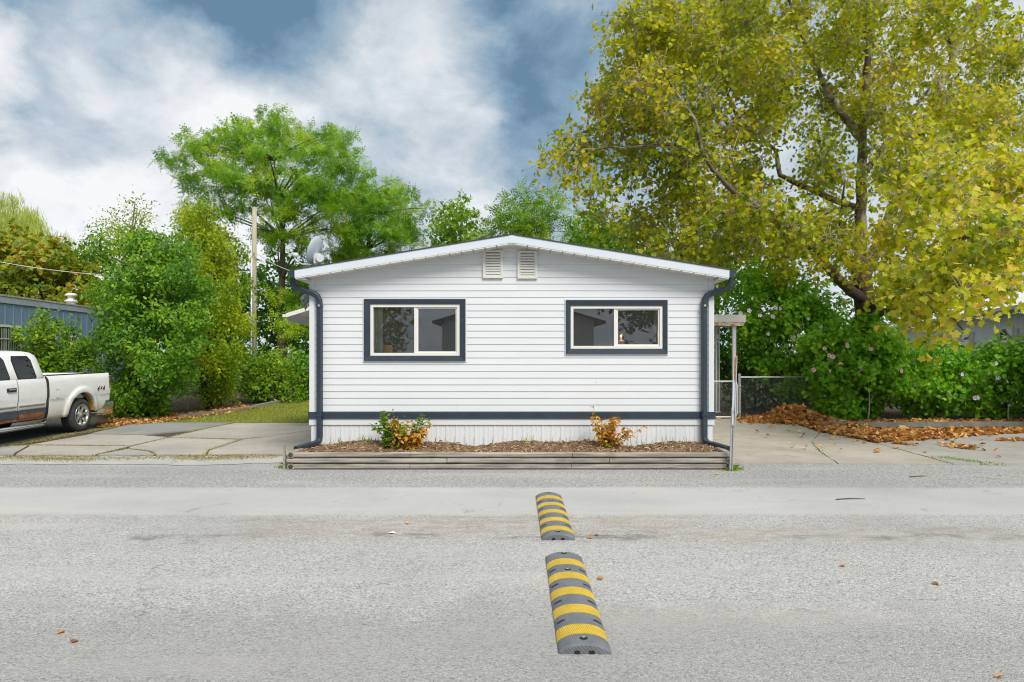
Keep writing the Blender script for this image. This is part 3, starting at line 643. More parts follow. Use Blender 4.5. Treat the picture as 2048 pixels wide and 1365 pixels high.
def tree(name, label, cat, base, trunk, r0, circles, tmpl, leaf, per, m, bark, sub=26, twig=.5, droop=-.2, nb=26, group=None, m_per=6, flat=1., trunkname='trunk', up=.7, flatz=.8, crownname='crown', r1=.12, spread=.9, cvar=.3, extra=None, out=.45, nj=.6):
    root = thing(name, label, cat, (base[0], base[1], base[2] if len(base) > 2 else 0), group)
    cl = clumps_from(circles, sub, rng, flat)
    if extra is not None: cl = np.concatenate([cl, extra])
    tr = [Vector(p) for p in trunk]; w = MB(); limb(w, tr, r0, r0 * r1, 9)
    pick = rng.choice(len(cl), min(nb, len(cl)), replace=False)
    for i in pick:
        c = Vector(cl[i][:3]); cand = [p for p in tr if p.z < c.z - .05] or [tr[0]]
        q = min(cand, key=lambda p: (p - c).length); rr = max(.012, r0 * .28 * random.uniform(.6, 1.2)); limb(w, bez(q, c, .08), rr, .006, 5)
    w.build(trunkname, bark, root, True, fix=False)
    lv, tw = leaves_from(cl, per, twig, leaf, droop, m_per, spread, up=up, flatz=flatz, cvar=cvar, out=out, nj=nj)
    scatter(crownname, tmpl, *lv, m, root)
    return root, cl, lv
l_loc = leafmat('locust_leaves', [(0, (.08, .22, .014)), (.4, (.18, .38, .018)), (.75, (.31, .51, .022)), (1, (.48, .58, .04))], .5)
l_bush = leafmat('bush_leaves', [(0, (.045, .14, .014)), (.4, (.12, .29, .016)), (.75, (.23, .43, .022)), (1, (.42, .55, .06))], .42, .38)
l_ced = leafmat('yellow_green_leaves', [(0, (.12, .22, .010)), (.5, (.32, .44, .012)), (1, (.56, .60, .03))], .5)
l_mpl = leafmat('turning_maple_leaves', [(0, (.06, .12, .010)), (.35, (.17, .26, .012)), (.6, (.32, .34, .015)), (.8, (.46, .30, .02)), (1, (.54, .20, .03))], .38)
l_wil = leafmat('willow_leaves', [(0, (.26, .34, .06)), (.5, (.44, .52, .10)), (1, (.60, .64, .18))], .4)
l_syc = leafmat('sycamore_leaves', [(0, (.13, .21, .006)), (.3, (.30, .375, .008)), (.6, (.48, .51, .012)), (.85, (.63, .58, .02)), (1, (.68, .50, .04))], .5)
l_sycy = leafmat('yellow_sycamore_leaves', [(0, (.16, .25, .008)), (.3, (.37, .425, .012)), (.65, (.60, .59, .02)), (.9, (.74, .68, .10)), (1, (.74, .54, .08))], .5)
l_hib = leafmat('hibiscus_leaves', [(0, (.07, .20, .012)), (.4, (.16, .40, .016)), (.75, (.27, .54, .025)), (1, (.46, .64, .06))], .45)
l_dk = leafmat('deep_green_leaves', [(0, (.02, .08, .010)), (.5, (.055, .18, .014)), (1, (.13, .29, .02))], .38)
l_mid = leafmat('fresh_green_leaves', [(0, (.07, .18, .010)), (.5, (.18, .35, .014)), (1, (.40, .51, .03))], .45)
l_dry = leafmat('dry_fallen_leaves', [(0, (.22, .085, .03)), (.35, (.46, .20, .055)), (.7, (.64, .33, .09)), (1, (.72, .50, .22))], .15, .8)
l_amb = leafmat('amber_dead_leaves', [(0, (.28, .12, .014)), (.5, (.56, .28, .025)), (1, (.74, .46, .08))], .35, .7)
l_grs = leafmat('grass_blades', [(0, (.13, .18, .016)), (.5, (.27, .33, .03)), (.85, (.42, .40, .08)), (1, (.52, .45, .18))], .3, .7)
m_sbark = None
t = NT('mottled_plane_bark'); f = t.noise(3.2, 5, .6, .6, stretch=(1, 1, .45)); g = t.noise(25, 4, .6)
c = t.ramp(f, [(.42, (.09, .062, .042)), (.5, (.17, .13, .09)), (.56, (.33, .32, .23)), (.7, (.42, .41, .31))], 'LINEAR'); c = t.mix(t.mr(g, .5, .7, 0, .4), c, (.10, .08, .06)); t.set(Base_Color=c, Roughness=.85); t.bump(g, .5, .02); m_sbark = t.m
t = NT('brown_plane_bark'); g = t.noise(14, 5, .65, stretch=(1, 1, .4)); t.set(Base_Color=t.ramp(g, [(.3, (.07, .048, .034)), (.6, (.155, .11, .08)), (.8, (.22, .17, .13))]), Roughness=.9); t.bump(g, .7, .02); m_sbarkb = t.m

m_twig = mat('pale_twigs', (.42, .38, .29), .8, .25, 10)
# --- the big sycamore on the right
syc = thing('sycamore_tree', 'huge spreading sycamore with yellow-green lobed leaves behind the right hedge', 'tree', (P(1738, 830, 19.5).x, 19.5, 0))
tp = [P(1739, 868, 19.5), P(1738, 760, 19.5), P(1737, 660, 19.5), P(1731, 610, 19.4), P(1724, 565, 19.3), P(1722, 520, 19.4)]
w = MB(); w.tube(tp, [.42, .33, .30, .29, .25, .2], 12); w.build('trunk', m_sbarkb, syc, True, fix=False)
LIMBS = [([(1728, 600, 19.35), (1690, 572, 18.9), (1650, 530, 18.3), (1610, 485, 17.7), (1570, 462, 17.2), (1500, 405, 16.8), (1462, 380, 16.6), (1410, 318, 16.4), (1350, 288, 16.3), (1270, 300, 16.2)], .17, .015, 1),
         ([(1723, 560, 19.35), (1720, 480, 19.5), (1722, 400, 19.6), (1725, 300, 19.7), (1730, 200, 19.8), (1738, 100, 19.9), (1735, 0, 20), (1742, -160, 20.2)], .21, .05, 0),
         ([(1722, 275, 19.7), (1692, 240, 19.2), (1655, 185, 18.8), (1630, 125, 18.5), (1600, 65, 18.2), (1565, -40, 18)], .13, .03, 0),
         ([(1725, 560, 19.35), (1775, 450, 19.9), (1825, 310, 20.4), (1850, 240, 20.7), (1890, 150, 20.9), (1920, 90, 21), (1975, -30, 21.2)], .19, .06, 0),
         ([(1850, 240, 20.7), (1900, 215, 21.5), (1955, 165, 22), (2060, 60, 22.5)], .08, .03, 0), ([(1905, 120, 21), (1895, 60, 20.6), (1900, -60, 20.3)], .08, .03, 0),
         ([(1735, 620, 19.3), (1800, 560, 17.2), (1880, 500, 14.6), (1960, 455, 12.8), (2060, 430, 11.8)], .14, .03, 1), ([(1737, 640, 19.3), (1790, 612, 17), (1850, 606, 14.6), (1900, 630, 13.2), (1925, 660, 12.6)], .09, .015, 1),
         ([(1722, 420, 19.6), (1650, 392, 20), (1560, 350, 20.4), (1550, 300, 20.6), (1475, 240, 20.8), (1440, 150, 21)], .11, .03, 0), ([(1722, 530, 19.4), (1640, 480, 20.6), (1520, 465, 21.4), (1400, 445, 22)], .1, .02, 0),
         ([(1500, 405, 16.8), (1440, 430, 16.4), (1380, 470, 16.2)], .05, .012, 0), ([(1410, 320, 16.4), (1390, 240, 16.2), (1330, 150, 16), (1290, 60, 16)], .06, .015, 0), ([(1330, 290, 16.3), (1250, 295, 16.4), (1170, 300, 16.5), (1110, 306, 16.6)], .035, .008, 0),
         ([(1725, 350, 19.7), (1800, 250, 23), (1880, 150, 25)], .1, .03, 0), ([(1728, 590, 19.3), (1690, 520, 18.5), (1680, 440, 17.6), (1690, 360, 17)], .09, .02, 1), ([(1738, 655, 19.4), (1690, 640, 18.6), (1640, 655, 18.2)], .05, .01, 1)]
for pts, r0, r1, k in LIMBS:
    b = MB(); pp = [P(*q) for q in pts]; fine = []
    for i in range(len(pp) - 1):
        for j in range(3): fine.append(pp[i].lerp(pp[i + 1], j / 3) + Vector((random.uniform(-1, 1), random.uniform(-1, 1), random.uniform(-1, 1))) * .03)
    fine.append(pp[-1]); limb(b, fine, r0, r1, 8); b.build('branch', m_sbarkb if k else m_sbark, syc, True, fix=False)
far = [(1290, 70, 75, 15.5, 20), (1275, 30, 55, 16, 19), (1270, 170, 80, 15.5, 20), (1235, 235, 60, 15.5, 18), (1175, 290, 48, 16, 18), (1125, 305, 30, 16.3, 17.2), (1335, 250, 80, 16, 21), (1400, 150, 100, 16, 23), (1400, 30, 95, 16, 23), (1500, 90, 110, 16, 24), (1550, 200, 90, 17, 24), (1460, 290, 85, 16, 22),
       (1350, 360, 75, 15.5, 20), (1265, 340, 50, 16, 19), (1165, 350, 26, 16.3, 17), (1200, 385, 22, 16.3, 17), (1215, 430, 18, 16.3, 17), (1300, 460, 60, 16, 20), (1400, 430, 85, 16, 22), (1350, 500, 38, 16.5, 20), (1520, 410, 75, 16.5, 22), (1430, 505, 38, 17, 20), (1640, 40, 100, 17, 24), (1640, 330, 70, 18, 23), (1760, 70, 110, 17, 25), (1790, 200, 90, 18, 25), (1880, 60, 90, 18, 25), (1910, 210, 85, 18, 25),
       (2010, 90, 90, 18, 25), (2000, 240, 90, 17, 24), (1800, 330, 80, 16, 22), (1590, 465, 55, 17, 21), (1680, 210, 60, 19, 24), (1650, 440, 60, 17, 21), (1560, 510, 50, 17.5, 20), (1480, 480, 50, 17, 21)]
near = [(1900, 340, 90, 13, 18), (2010, 360, 90, 12, 17), (1850, 420, 85, 13, 18), (1760, 470, 70, 14.5, 18), (1950, 450, 90, 11, 15), (1690, 500, 50, 17, 19), (2040, 480, 80, 10.5, 14), (1790, 545, 65, 13, 16.5), (1880, 540, 75, 11, 15), (1975, 525, 70, 10.5, 14), (1850, 600, 48, 12, 14.5), (1925, 590, 42, 11, 13.5), (1880, 640, 22, 12.3, 13.3), (1850, 622, 26, 12, 13.6)]
off = [(2150, 80, 120, 17, 25), (2130, 260, 80, 18, 24), (1500, -110, 130, 16, 24), (1750, -120, 140, 16, 25), (2000, -100, 140, 17, 25), (2250, 0, 130, 19, 24), (1350, -70, 90, 17, 22)]
cf = clumps_from(far + [(1640, 490, 40, 15.5, 17), (1580, 450, 45, 15, 16.6), (1520, 420, 40, 15, 16.3)], 26); lv, tw = leaves_from(cf, 150, .60, .124, -.28, 6, .9, jit=.6, cvar=.5, nj=.8, lv_=.7, out=.5)
scatter('crown', T_LB2, *lv, l_syc, syc); twig_mesh('twigs', tw, .011, m_twig, syc, -.28)
co_ = clumps_from(off, 40); lo, _ = leaves_from(co_, 60, .8, .2, -.28, 6, .9, jit=.5); scatter('crown', T_LB2, *lo, l_syc, syc)
cn = clumps_from(near, 30); ln_, tw2 = leaves_from(cn, 90, .55, .128, -.30, 6, .85, jit=.9, up=.45, cvar=.5, nj=.85, lv_=.8, out=.5)
# the 300 leaves that show largest are objects of their own
pos = ln_[0]; pxs = 1024 + pos[:, 0] / pos[:, 1] * F; pys = HY - (pos[:, 2] - H) / pos[:, 1] * F
ok = (pxs > 1500) & (pxs < 2040) & (pys > 240) & (pys < 700); order = np.argsort(np.where(ok, pos[:, 1] / ln_[3], 1e9))[:300]
rest = np.ones(len(pos), bool); rest[order] = False
scatter('crown', T_LB, *[a[rest] for a in ln_], l_sycy, syc); twig_mesh('twigs', tw2, .009, m_twig, syc, -.3)
LM = []
for i in range(10):
    me = bpy.data.meshes.new('leaf'); me.from_pydata([tuple(p) for p in T_LB[0]], [], [tuple(int(q) for q in f) for f in T_LB[1]])
    at = me.attributes.new('rnd', 'FLOAT', 'POINT'); at.data.foreach_set('value', [i / 9.] * len(me.vertices)); me.materials.append(l_sycy); LM.append(me)
for i in order:
    x = Vector(ln_[1][i]).normalized(); y = Vector(ln_[2][i]).cross(x).normalized(); z = x.cross(y)
    o = link('leaf', LM[int(round(ln_[4][i] * 9))], syc); s = float(ln_[3][i])
    M4 = Matrix((x, y, z)).transposed().to_4x4() @ Matrix.Scale(s, 4); M4.translation = Vector(pos[i]) - ORG[syc.name]; o.matrix_local = M4

# --- locust trees behind the house
D = 30.
tree('locust_tree', 'tall locust tree with flat feathery crown behind the wooden pole', 'tree', (P(563, 700, D).x, D), [P(564, 790, D), P(563, 690, D), P(564, 560, D), P(566, 480, D), P(556, 400, D), P(548, 320, D)], .24,
     [(555, 262, 55, 28, 32), (480, 282, 55, 27, 33), (400, 300, 50, 28, 32), (355, 320, 28, 29, 31), (440, 345, 60, 26, 33), (545, 330, 70, 26, 34), (640, 290, 60, 27, 33), (690, 330, 45, 28, 32), (640, 370, 60, 26, 33), (380, 370, 38, 28, 32), (470, 400, 45, 27, 32), (580, 410, 55, 27, 33), (670, 420, 45, 28, 32), (400, 430, 30, 28, 31), (540, 470, 35, 28, 31), (610, 480, 40, 28, 32), (560, 590, 30, 29, 31), (590, 640, 40, 28, 30), (600, 560, 35, 28, 31), (705, 385, 40, 28, 32), (690, 450, 40, 28, 32), (720, 340, 24, 29, 32)],
     T_PIN, .34, 58, l_loc, m_bark, 17, .36, -.10, 80, 'locust trees behind the house', 5, .85, up=1.0, flatz=.30, cvar=.85)
D = 33.
tree('locust_tree', 'smaller locust tree rising just right of the satellite dish', 'tree', (P(720, 700, D).x, D), [P(730, 790, D), P(725, 620, D), P(735, 500, D), P(745, 430, D), P(740, 390, D)], .2,
     [(745, 385, 50, 31, 35), (810, 385, 45, 31, 35), (835, 420, 30, 32, 34), (700, 430, 50, 30, 35), (770, 440, 55, 30, 35), (820, 455, 35, 31, 34), (720, 490, 50, 30, 35), (790, 490, 45, 31, 35), (680, 500, 40, 31, 34), (735, 540, 60, 31, 34)],
     T_PIN, .34, 64, l_loc, m_barkd, 17, .36, -.10, 50, 'locust trees behind the house', 5, .85, up=1.0, flatz=.30, cvar=.85)
# --- trees behind the roof
D = 36.
tree('background_tree', 'bright green tree just left of the roof ridge', 'tree', (P(920, 700, D).x, D), [P(920, 780, D), P(920, 560, D), P(922, 430, D)], .18, [(922, 418, 26, 34, 38), (900, 445, 32, 34, 38), (945, 450, 30, 34, 38), (915, 480, 48, 33, 38), (880, 480, 26, 34, 38), (925, 530, 60, 33, 38)], T_OV, .22, 150, l_mid, m_barkd, 20, .5, -.15, 20, 'trees behind the roof')
D = 40.
tree('background_tree', 'thin airy tree with open twigs behind the roof ridge', 'tree', (P(1060, 700, D).x, D), [P(1060, 780, D), P(1055, 560, D), P(1050, 470, D), P(1055, 410, D)], .17, [(1005, 405, 24, 38, 42), (1040, 400, 30, 38, 42), (1078, 388, 18, 39, 41), (1090, 415, 28, 38, 42), (1060, 440, 45, 37, 42), (1120, 440, 28, 38, 42), (1000, 450, 28, 38, 42), (1070, 480, 60, 37, 42), (1140, 470, 36, 38, 42), (1110, 400, 18, 38, 42), (1030, 470, 40, 38, 42), (980, 480, 28, 38, 42)], T_PIN, .5, 50, l_mid, m_barkd, 20, .6, -.12, 34, 'trees behind the roof', 4)
D = 30.
tree('background_tree', 'dark green tree between the roof and the sycamore', 'tree', (P(1210, 700, D).x, D), [P(1215, 780, D), P(1215, 560, D), P(1215, 470, D)], .2, [(1205, 440, 34, 28, 32), (1170, 465, 34, 29, 32), (1185, 490, 40, 28, 32), (1240, 470, 40, 28, 32), (1210, 510, 60, 27, 32), (1330, 520, 40, 27, 31), (1290, 540, 50, 27, 31), (1420, 515, 40, 24, 28), (1400, 560, 50, 24, 28)], T_OV, .22, 170, l_bush, m_barkd, 22, .5, -.2, 20, 'trees behind the roof')
# --- far left: willow, turning maple, spindly tree
D = 42.
tree('willow_tree', 'pale weeping willow at the far left behind the orange maple', 'tree', (P(40, 700, D).x, D), [P(40, 760, D), P(42, 600, D), P(45, 520, D)], .3, [(10, 410, 38, 40, 44), (55, 430, 36, 40, 44), (95, 455, 34, 40, 44), (125, 470, 18, 41, 43), (-50, 420, 50, 40, 44), (30, 470, 60, 39, 44), (100, 490, 40, 40, 44)], T_FAN, .55, 420, l_wil, m_barkd, 20, 1.2, -2.2, 5, None, 8, spread=.35, up=.3)
D = 30.
tree('maple_tree', 'maple turning orange and yellow behind the blue trailer', 'tree', (P(80, 700, D).x, D), [P(80, 780, D), P(82, 620, D), P(85, 520, D)], .25, [(30, 510, 55, 28, 32), (90, 500, 50, 28, 32), (-30, 520, 60, 28, 32), (140, 530, 45, 28, 32), (60, 560, 60, 27, 32), (150, 580, 55, 27, 31), (-10, 580, 50, 28, 31), (120, 620, 50, 28, 31), (200, 620, 60, 27, 30)], T_LB2, .2, 190, l_mpl, m_barkd, 22, .5, -.25, 22)
D = 27.
tree('spindly_tree', 'thin feathery tree with bare tip above the big bush', 'tree', (P(255, 700, D).x, D), [P(255, 780, D), P(258, 600, D), P(262, 480, D), P(270, 405, D)], .12, [(272, 415, 12, 26, 28), (290, 432, 14, 26, 28), (255, 440, 18, 26, 28), (225, 450, 16, 26, 28), (265, 462, 34, 25, 28), (230, 480, 28, 25, 28), (290, 480, 24, 25, 28), (200, 490, 14, 26, 27), (180, 500, 12, 26, 27), (250, 520, 50, 24, 28), (330, 560, 60, 23, 27)], T_SM, .105, 190, l_ced, m_barkd, 16, .55, -.15, 40, None, 5, spread=.6)
# --- big bush, drooping yellow-green tree, hedge plants
D = 17.8
tree('large_bush', 'tall dense rounded green bush beside the pickup tailgate', 'bush', (P(295, 834, D).x, D), [P(300, 836, D), P(298, 760, D), P(295, 650, D), P(300, 560, D)], .10,
     [(290, 520, 60, 17, 19.5), (345, 510, 40, 17, 19.5), (230, 560, 55, 17, 19.5), (320, 580, 70, 16.6, 19.5), (380, 590, 40, 17.2, 19), (260, 640, 75, 16.4, 19.5), (340, 655, 66, 16.4, 19.5), (225, 655, 32, 17, 19), (260, 720, 65, 16.5, 19), (325, 740, 52, 16.6, 19), (280, 790, 55, 16.8, 18.6), (318, 792, 34, 17, 18.8), (230, 790, 28, 17.2, 18.5), (300, 818, 34, 17.1, 18.2), (215, 480, 22, 17.4, 18.6), (185, 500, 14, 17.6, 18.4)],
     T_OV, .10, 330, l_bush, m_barkd, 22, .32, -.25, 30, crownname='foliage', trunkname='stem', cvar=.5, out=.7)
D = 20.5
tree('drooping_tree', 'yellow-green drooping feathery tree behind the chain link fence', 'tree', (P(415, 815, D).x, D), [P(420, 822, D), P(405, 760, D), P(425, 680, D), P(430, 560, D), P(410, 460, D)], .13,
     [(400, 430, 40, 19.5, 22), (430, 470, 45, 19.5, 22), (380, 480, 30, 20, 22), (460, 500, 35, 20, 22), (410, 540, 50, 19.5, 22), (460, 570, 40, 19.5, 22), (430, 630, 55, 19, 22), (475, 640, 28, 20, 22), (430, 700, 45, 19, 21.5), (395, 680, 35, 19.5, 21.5), (455, 730, 30, 19.5, 21), (440, 775, 25, 19.6, 20.8), (370, 420, 26, 20, 22)],
     T_SM, .10, 330, l_ced, m_barkd, 17, .40, -.9, 40, None, 6, spread=.9, up=.5, cvar=.6)
D = 21.
tree('blue_green_bush', 'grey-green bush growing against the chain link fence', 'bush', (P(440, 810, 20.8).x, 20.8), [P(440, 815, 20.8), P(442, 760, 20.8)], .05, [(450, 720, 28, 20.5, 21.5), (445, 760, 30, 20.4, 21.3), (425, 780, 25, 20.3, 21.1), (465, 690, 25, 20.6, 21.6)], T_SM, .085, 260, l_bush, m_barkd, 18, .3, -.2, 14, crownname='foliage', trunkname='stem', out=.7)
D = 25.
tree('round_hedge_bush', 'bright yellow-green bush at the foot of the wooden pole', 'bush', (P(535, 795, 23.2).x, 23.2), [P(535, 805, 23.2), P(537, 770, 23.2)], .06, [(530, 735, 42, 22.6, 23.8), (505, 748, 30, 22.6, 23.8), (560, 745, 40, 22.8, 24.5), (530, 775, 40, 22.4, 23.6), (492, 735, 22, 22.8, 23.6), (575, 780, 28, 22.8, 24.4), (508, 775, 26, 22.4, 23.5)], T_OV, .11, 300, l_mid, m_barkd, 20, .3, -.05, 16, crownname='foliage', trunkname='stem', out=.7)
tree('low_hedge_bush', 'loose green shrub against the left side of the white house', 'bush', (P(600, 795, 24.5).x, 24.5), [P(605, 800, 24.5), P(605, 770, 24.5)], .06, [(600, 745, 34, 23.6, 25.5), (640, 745, 40, 23.6, 25.5), (605, 780, 32, 23.6, 25.2), (650, 785, 34, 23.6, 25.2), (590, 715, 20, 24, 25)], T_OV, .115, 300, l_bush, m_barkd, 20, .3, -.05, 14, crownname='foliage', trunkname='stem', out=.7)
D = 20.
tree('small_tree', 'small bright green leafy tree in front of the blue trailer', 'tree', (P(95, 760, D).x, D), [P(100, 800, D), P(98, 750, D), P(95, 690, D), P(90, 650, D)], .05, [(70, 655, 16, 19.5, 20.6), (90, 645, 12, 19.6, 20.4), (60, 680, 26, 19.3, 20.8), (100, 680, 32, 19.2, 20.8), (130, 660, 14, 19.5, 20.5), (85, 715, 36, 19.2, 20.8), (120, 715, 24, 19.4, 20.6), (95, 745, 30, 19.3, 20.6)], T_OV, .12, 190, l_mid, m_barkd, 18, .3, -.1, 24, out=.6)
tree('small_tree', 'low leafy sapling between the small tree and the big bush', 'tree', (P(155, 760, 19.6).x, 19.6), [P(155, 800, 19.6), P(155, 740, 19.6), P(158, 705, 19.6)], .04, [(155, 705, 22, 19.1, 20), (175, 690, 16, 19.2, 20), (140, 720, 20, 19.1, 20), (165, 730, 22, 19.1, 20), (180, 690, 10, 19, 19.8)], T_OV, .11, 170, l_mid, m_barkd, 16, .28, -.1, 18, out=.6)
# --- understory behind everything on the left: one mass
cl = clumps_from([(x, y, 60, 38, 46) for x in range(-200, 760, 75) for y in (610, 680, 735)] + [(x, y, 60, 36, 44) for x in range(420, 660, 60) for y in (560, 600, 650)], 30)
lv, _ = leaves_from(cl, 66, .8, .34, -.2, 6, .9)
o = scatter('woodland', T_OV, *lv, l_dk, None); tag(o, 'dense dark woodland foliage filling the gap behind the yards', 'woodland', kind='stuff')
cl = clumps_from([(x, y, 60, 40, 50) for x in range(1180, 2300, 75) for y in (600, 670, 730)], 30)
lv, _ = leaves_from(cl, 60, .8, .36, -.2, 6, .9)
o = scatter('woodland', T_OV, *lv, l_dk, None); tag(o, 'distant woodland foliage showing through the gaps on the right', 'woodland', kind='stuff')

# --- right-hand flowering hedge
m_pink = mat('pink_petals', (.72, .42, .50), .7, .1); m_lilac = mat('lilac_petals', (.62, .55, .72), .7, .1); m_heart = mat('flower_heart', (.45, .04, .10), .7)
def flower_mesh(m):
    v, f = [(0, 0, 0)], []
    for k in range(5):
        a = k * 1.2566; i = len(v)
        for (r, da, z) in ((.5, -.45, .15), (.95, -.5, .28), (1.05, 0, .22), (.95, .5, .28), (.5, .45, .15)): v.append((r * math.cos(a + da), r * math.sin(a + da), z))
        f.append((0, i, i + 1, i + 2)); f.append((0, i + 2, i + 3, i + 4))
    n = len(v); v += [(.16 * math.cos(k * 1.05), .16 * math.sin(k * 1.05), .06) for k in range(6)] + [(0, 0, .42)]
    f2 = [(n + k, n + (k + 1) % 6, n + 6) for k in range(6)]
    me = bpy.data.meshes.new('flower'); me.from_pydata(v, [], f + f2); me.materials.append(m); me.materials.append(m_heart)
    for p in me.polygons: p.material_index = 1 if p.index >= len(f) else 0
    return me
FM = [flower_mesh(m_pink), flower_mesh(m_lilac)]
def flowers(root, pts, kind, D, s=.055):
    for (px, py) in pts:
        o = link('flower', FM[kind], root); q = P(px, py, D); o.location = q - ORG[root.name]
        o.rotation_euler = (Vector((random.uniform(-.7, .7), -1, random.uniform(-.1, .6))).to_track_quat('Z', 'Y')).to_euler(); o.scale = (s * random.uniform(.8, 1.15),) * 3
def stems(cx, D, n=5, h=1.3):
    w = MB()
    for i in range(n):
        a = P(cx + random.uniform(-22, 22), 834, D); a.z = 0; limb(w, bez(a, a + Vector((random.uniform(-.5, .5), random.uniform(-.3, .3), h)), 0, 5), .022, .008, 5)
    return w
def hedge(label, cx, D, circles, fl, kind, nb=24, per=250, m=l_hib, leaf=.105):
    root, cl, lv = tree('rose_of_sharon', label, 'shrub', (P(cx, 830, D).x, D), [P(cx, 840, D), P(cx + 4, 790, D), P(cx, 730, D)], .05, circles, T_LB2, leaf, per, m, m_bark, 20, .30, -.12, nb, 'flowering hedge on the right', crownname='foliage', trunkname='stem', cvar=.4, out=.8)
    stems(cx, D, 6).build('stem', m_bark, root, True, fix=False); flowers(root, fl, kind, min(c[3] for c in circles) - .05)
hedge('tall lilac-flowered rose of sharon beside the porch post', 1560, 18.6, [(1500, 570, 40, 18.4, 21), (1560, 560, 50, 18.3, 21), (1620, 600, 50, 18.2, 21), (1500, 640, 40, 18.3, 20), (1560, 640, 60, 18.2, 21), (1640, 660, 50, 18.1, 20.5), (1560, 720, 50, 18.2, 20), (1620, 740, 50, 18.2, 20), (1590, 790, 35, 18.2, 19.6), (1520, 690, 34, 18.4, 20), (1450, 570, 30, 18.6, 20.5), (1470, 690, 20, 19, 20.5)],
      [(1504, 597), (1498, 622), (1551, 616), (1545, 634), (1481, 627), (1520, 632), (1536, 668), (1616, 637), (1596, 673), (1641, 654), (1633, 675), (1586, 674), (1560, 617), (1605, 700), (1687, 618), (1677, 649)], 1, per=230)
hedge('bright green rose of sharon with pink flowers under the sycamore trunk', 1690, 17.4, [(1690, 690, 50, 16.8, 18.4), (1740, 680, 50, 16.8, 18.4), (1780, 700, 45, 16.9, 18.3), (1650, 730, 45, 16.8, 18.2), (1710, 740, 60, 16.7, 18.3), (1780, 750, 50, 16.8, 18.2), (1670, 790, 40, 16.8, 18), (1730, 795, 34, 17, 18), (1640, 690, 30, 17, 18.2), (1720, 650, 30, 17, 18.3), (1680, 825, 18, 16.6, 17.2)],
      [(1649, 698), (1659, 712), (1666, 714), (1681, 728), (1659, 742), (1627, 740), (1742, 699), (1727, 727), (1723, 739), (1694, 690), (1802, 742), (1694, 693)], 0)
hedge('rose of sharon with few lilac flowers in front of the white neighbour house', 1850, 17.6, [(1830, 740, 45, 17, 18.5), (1880, 720, 45, 17, 18.5), (1860, 780, 50, 17, 18.3), (1920, 730, 45, 17, 18.5), (1920, 790, 42, 17, 18.2), (1820, 800, 34, 17, 18.2), (1880, 810, 30, 17, 18), (1790, 790, 24, 17.2, 18)], [(1880, 717), (1866, 728), (1924, 749), (1831, 770), (1897, 790), (1950, 797), (1955, 830 - 34)], 1, per=185)
hedge('rose of sharon with white and lilac flowers at the right picture edge', 2010, 17.7, [(1980, 730, 45, 17, 18.6), (2030, 720, 45, 17, 18.6), (2010, 780, 50, 17, 18.4), (2070, 760, 55, 17, 18.4), (1970, 800, 34, 17, 18.2), (2050, 810, 34, 17, 18.2), (2120, 760, 60, 17, 18.4)], [(1992, 727), (1996, 756), (2034, 787), (2013, 763), (1948, 796), (1975, 745)], 1, per=185)
for cx, lab in ((1735, 'pale bare trunk stem standing in the hedge beneath the sycamore'), (2018, 'short pale stem at the foot of the hedge by the kerb end')):
    a = P(cx, 838, 17.0); a.z = 0; s_ = thing('sapling_stem', lab, 'stem', a)
    w = MB(); limb(w, bez(a, a + Vector((.06, .1, .95 if cx < 1900 else .35)), 0, 5), .025, .014, 6); limb(w, bez(a + Vector((.03, .05, .4)), a + Vector((.35, .1, .9)), 0, 4), .012, .006, 5); w.build('shoot', mat('pale_stem', (.36, .33, .26), .8, .2, 12), s_, True, fix=False)
# ------------------------------------------------------------------ pickup truck
TX, TY = -9.3, 14.8        # visible side plane, rear axle
truck = thing('pickup_truck', 'white extended-cab pickup truck with rusty sill parked at the left edge', 'pickup truck', (TX - 1, TY, 0))
def Tp(u, v, z): return (TX + v - 1.0, TY - u, z)
t = NT('white_truck_paint'); f = t.noise(3, 5, .6); g = t.noise(1.4, 4, .6, stretch=(1, 1, 3))
sep = t.node("ShaderNodeSeparateXYZ"); t.l.new(t.co(), sep.inputs[0])
c = t.ramp(f, [(.3, (.78, .78, .77)), (.7, (.85, .85, .84))]); c = t.mix(t.mr(g, .55, .75, 0, .35), c, (.52, .47, .38))
c = t.mix(t.math('MULTIPLY', t.mr(sep.outputs[2], .80, .42), t.mr(f, .3, .6, .25, .75)), c, (.60, .54, .40)); t.set(Base_Color=c, Roughness=.28); t.b.inputs['Coat Weight'].default_value = .35; t.b.inputs['Coat Roughness'].default_value = .08; m_tp = t.m
m_blk = mat('black_plastic', (.018, .018, .02), .55, .2, 8); m_rub = mat('tyre_rubber', (.045, .046, .05), .85, .3, 14, .4, 60)
m_chr = mat('chrome', (.72, .73, .75), .12, .05, 6, metal=1.); m_rim = mat('worn_alloy', (.58, .56, .53), .33, .2, 20, metal=.85)
m_tint = mat('tinted_glass', (.008, .010, .010), .03, .1, 3, spec=.6); m_clad = mat('slate_blue_cladding', (.055, .065, .085), .5, .2, 6, dirt=((.3, .3, .3), 20, .3))
m_red = mat('red_lens', (.22, .008, .012), .15, .1, 5); m_mould = mat('grey_moulding', (.36, .36, .36), .4, .1, 6)
t = NT('rusty_sill'); f = t.noise(9, 6, .7, .4, stretch=(1, 1, 2)); c = t.ramp(f, [(.3, (.10, .035, .015)), (.5, (.26, .10, .035)), (.7, (.38, .22, .12)), (.85, (.45, .42, .38))]); t.set(Base_Color=c, Roughness=.9); t.bump(f, .6, .01); m_rust = t.m
m_yel = mat('yellow_liner', (.55, .30, .02), .6, .2, 10)
PROF = [(.30, .90), (.37, .93), (.50, .968), (.60, .978), (.768, .985), (.775, .998), (.95, 1.0), (1.10, .99), (1.18, .975), (1.22, .955), (1.25, .915), (1.30, .90)]
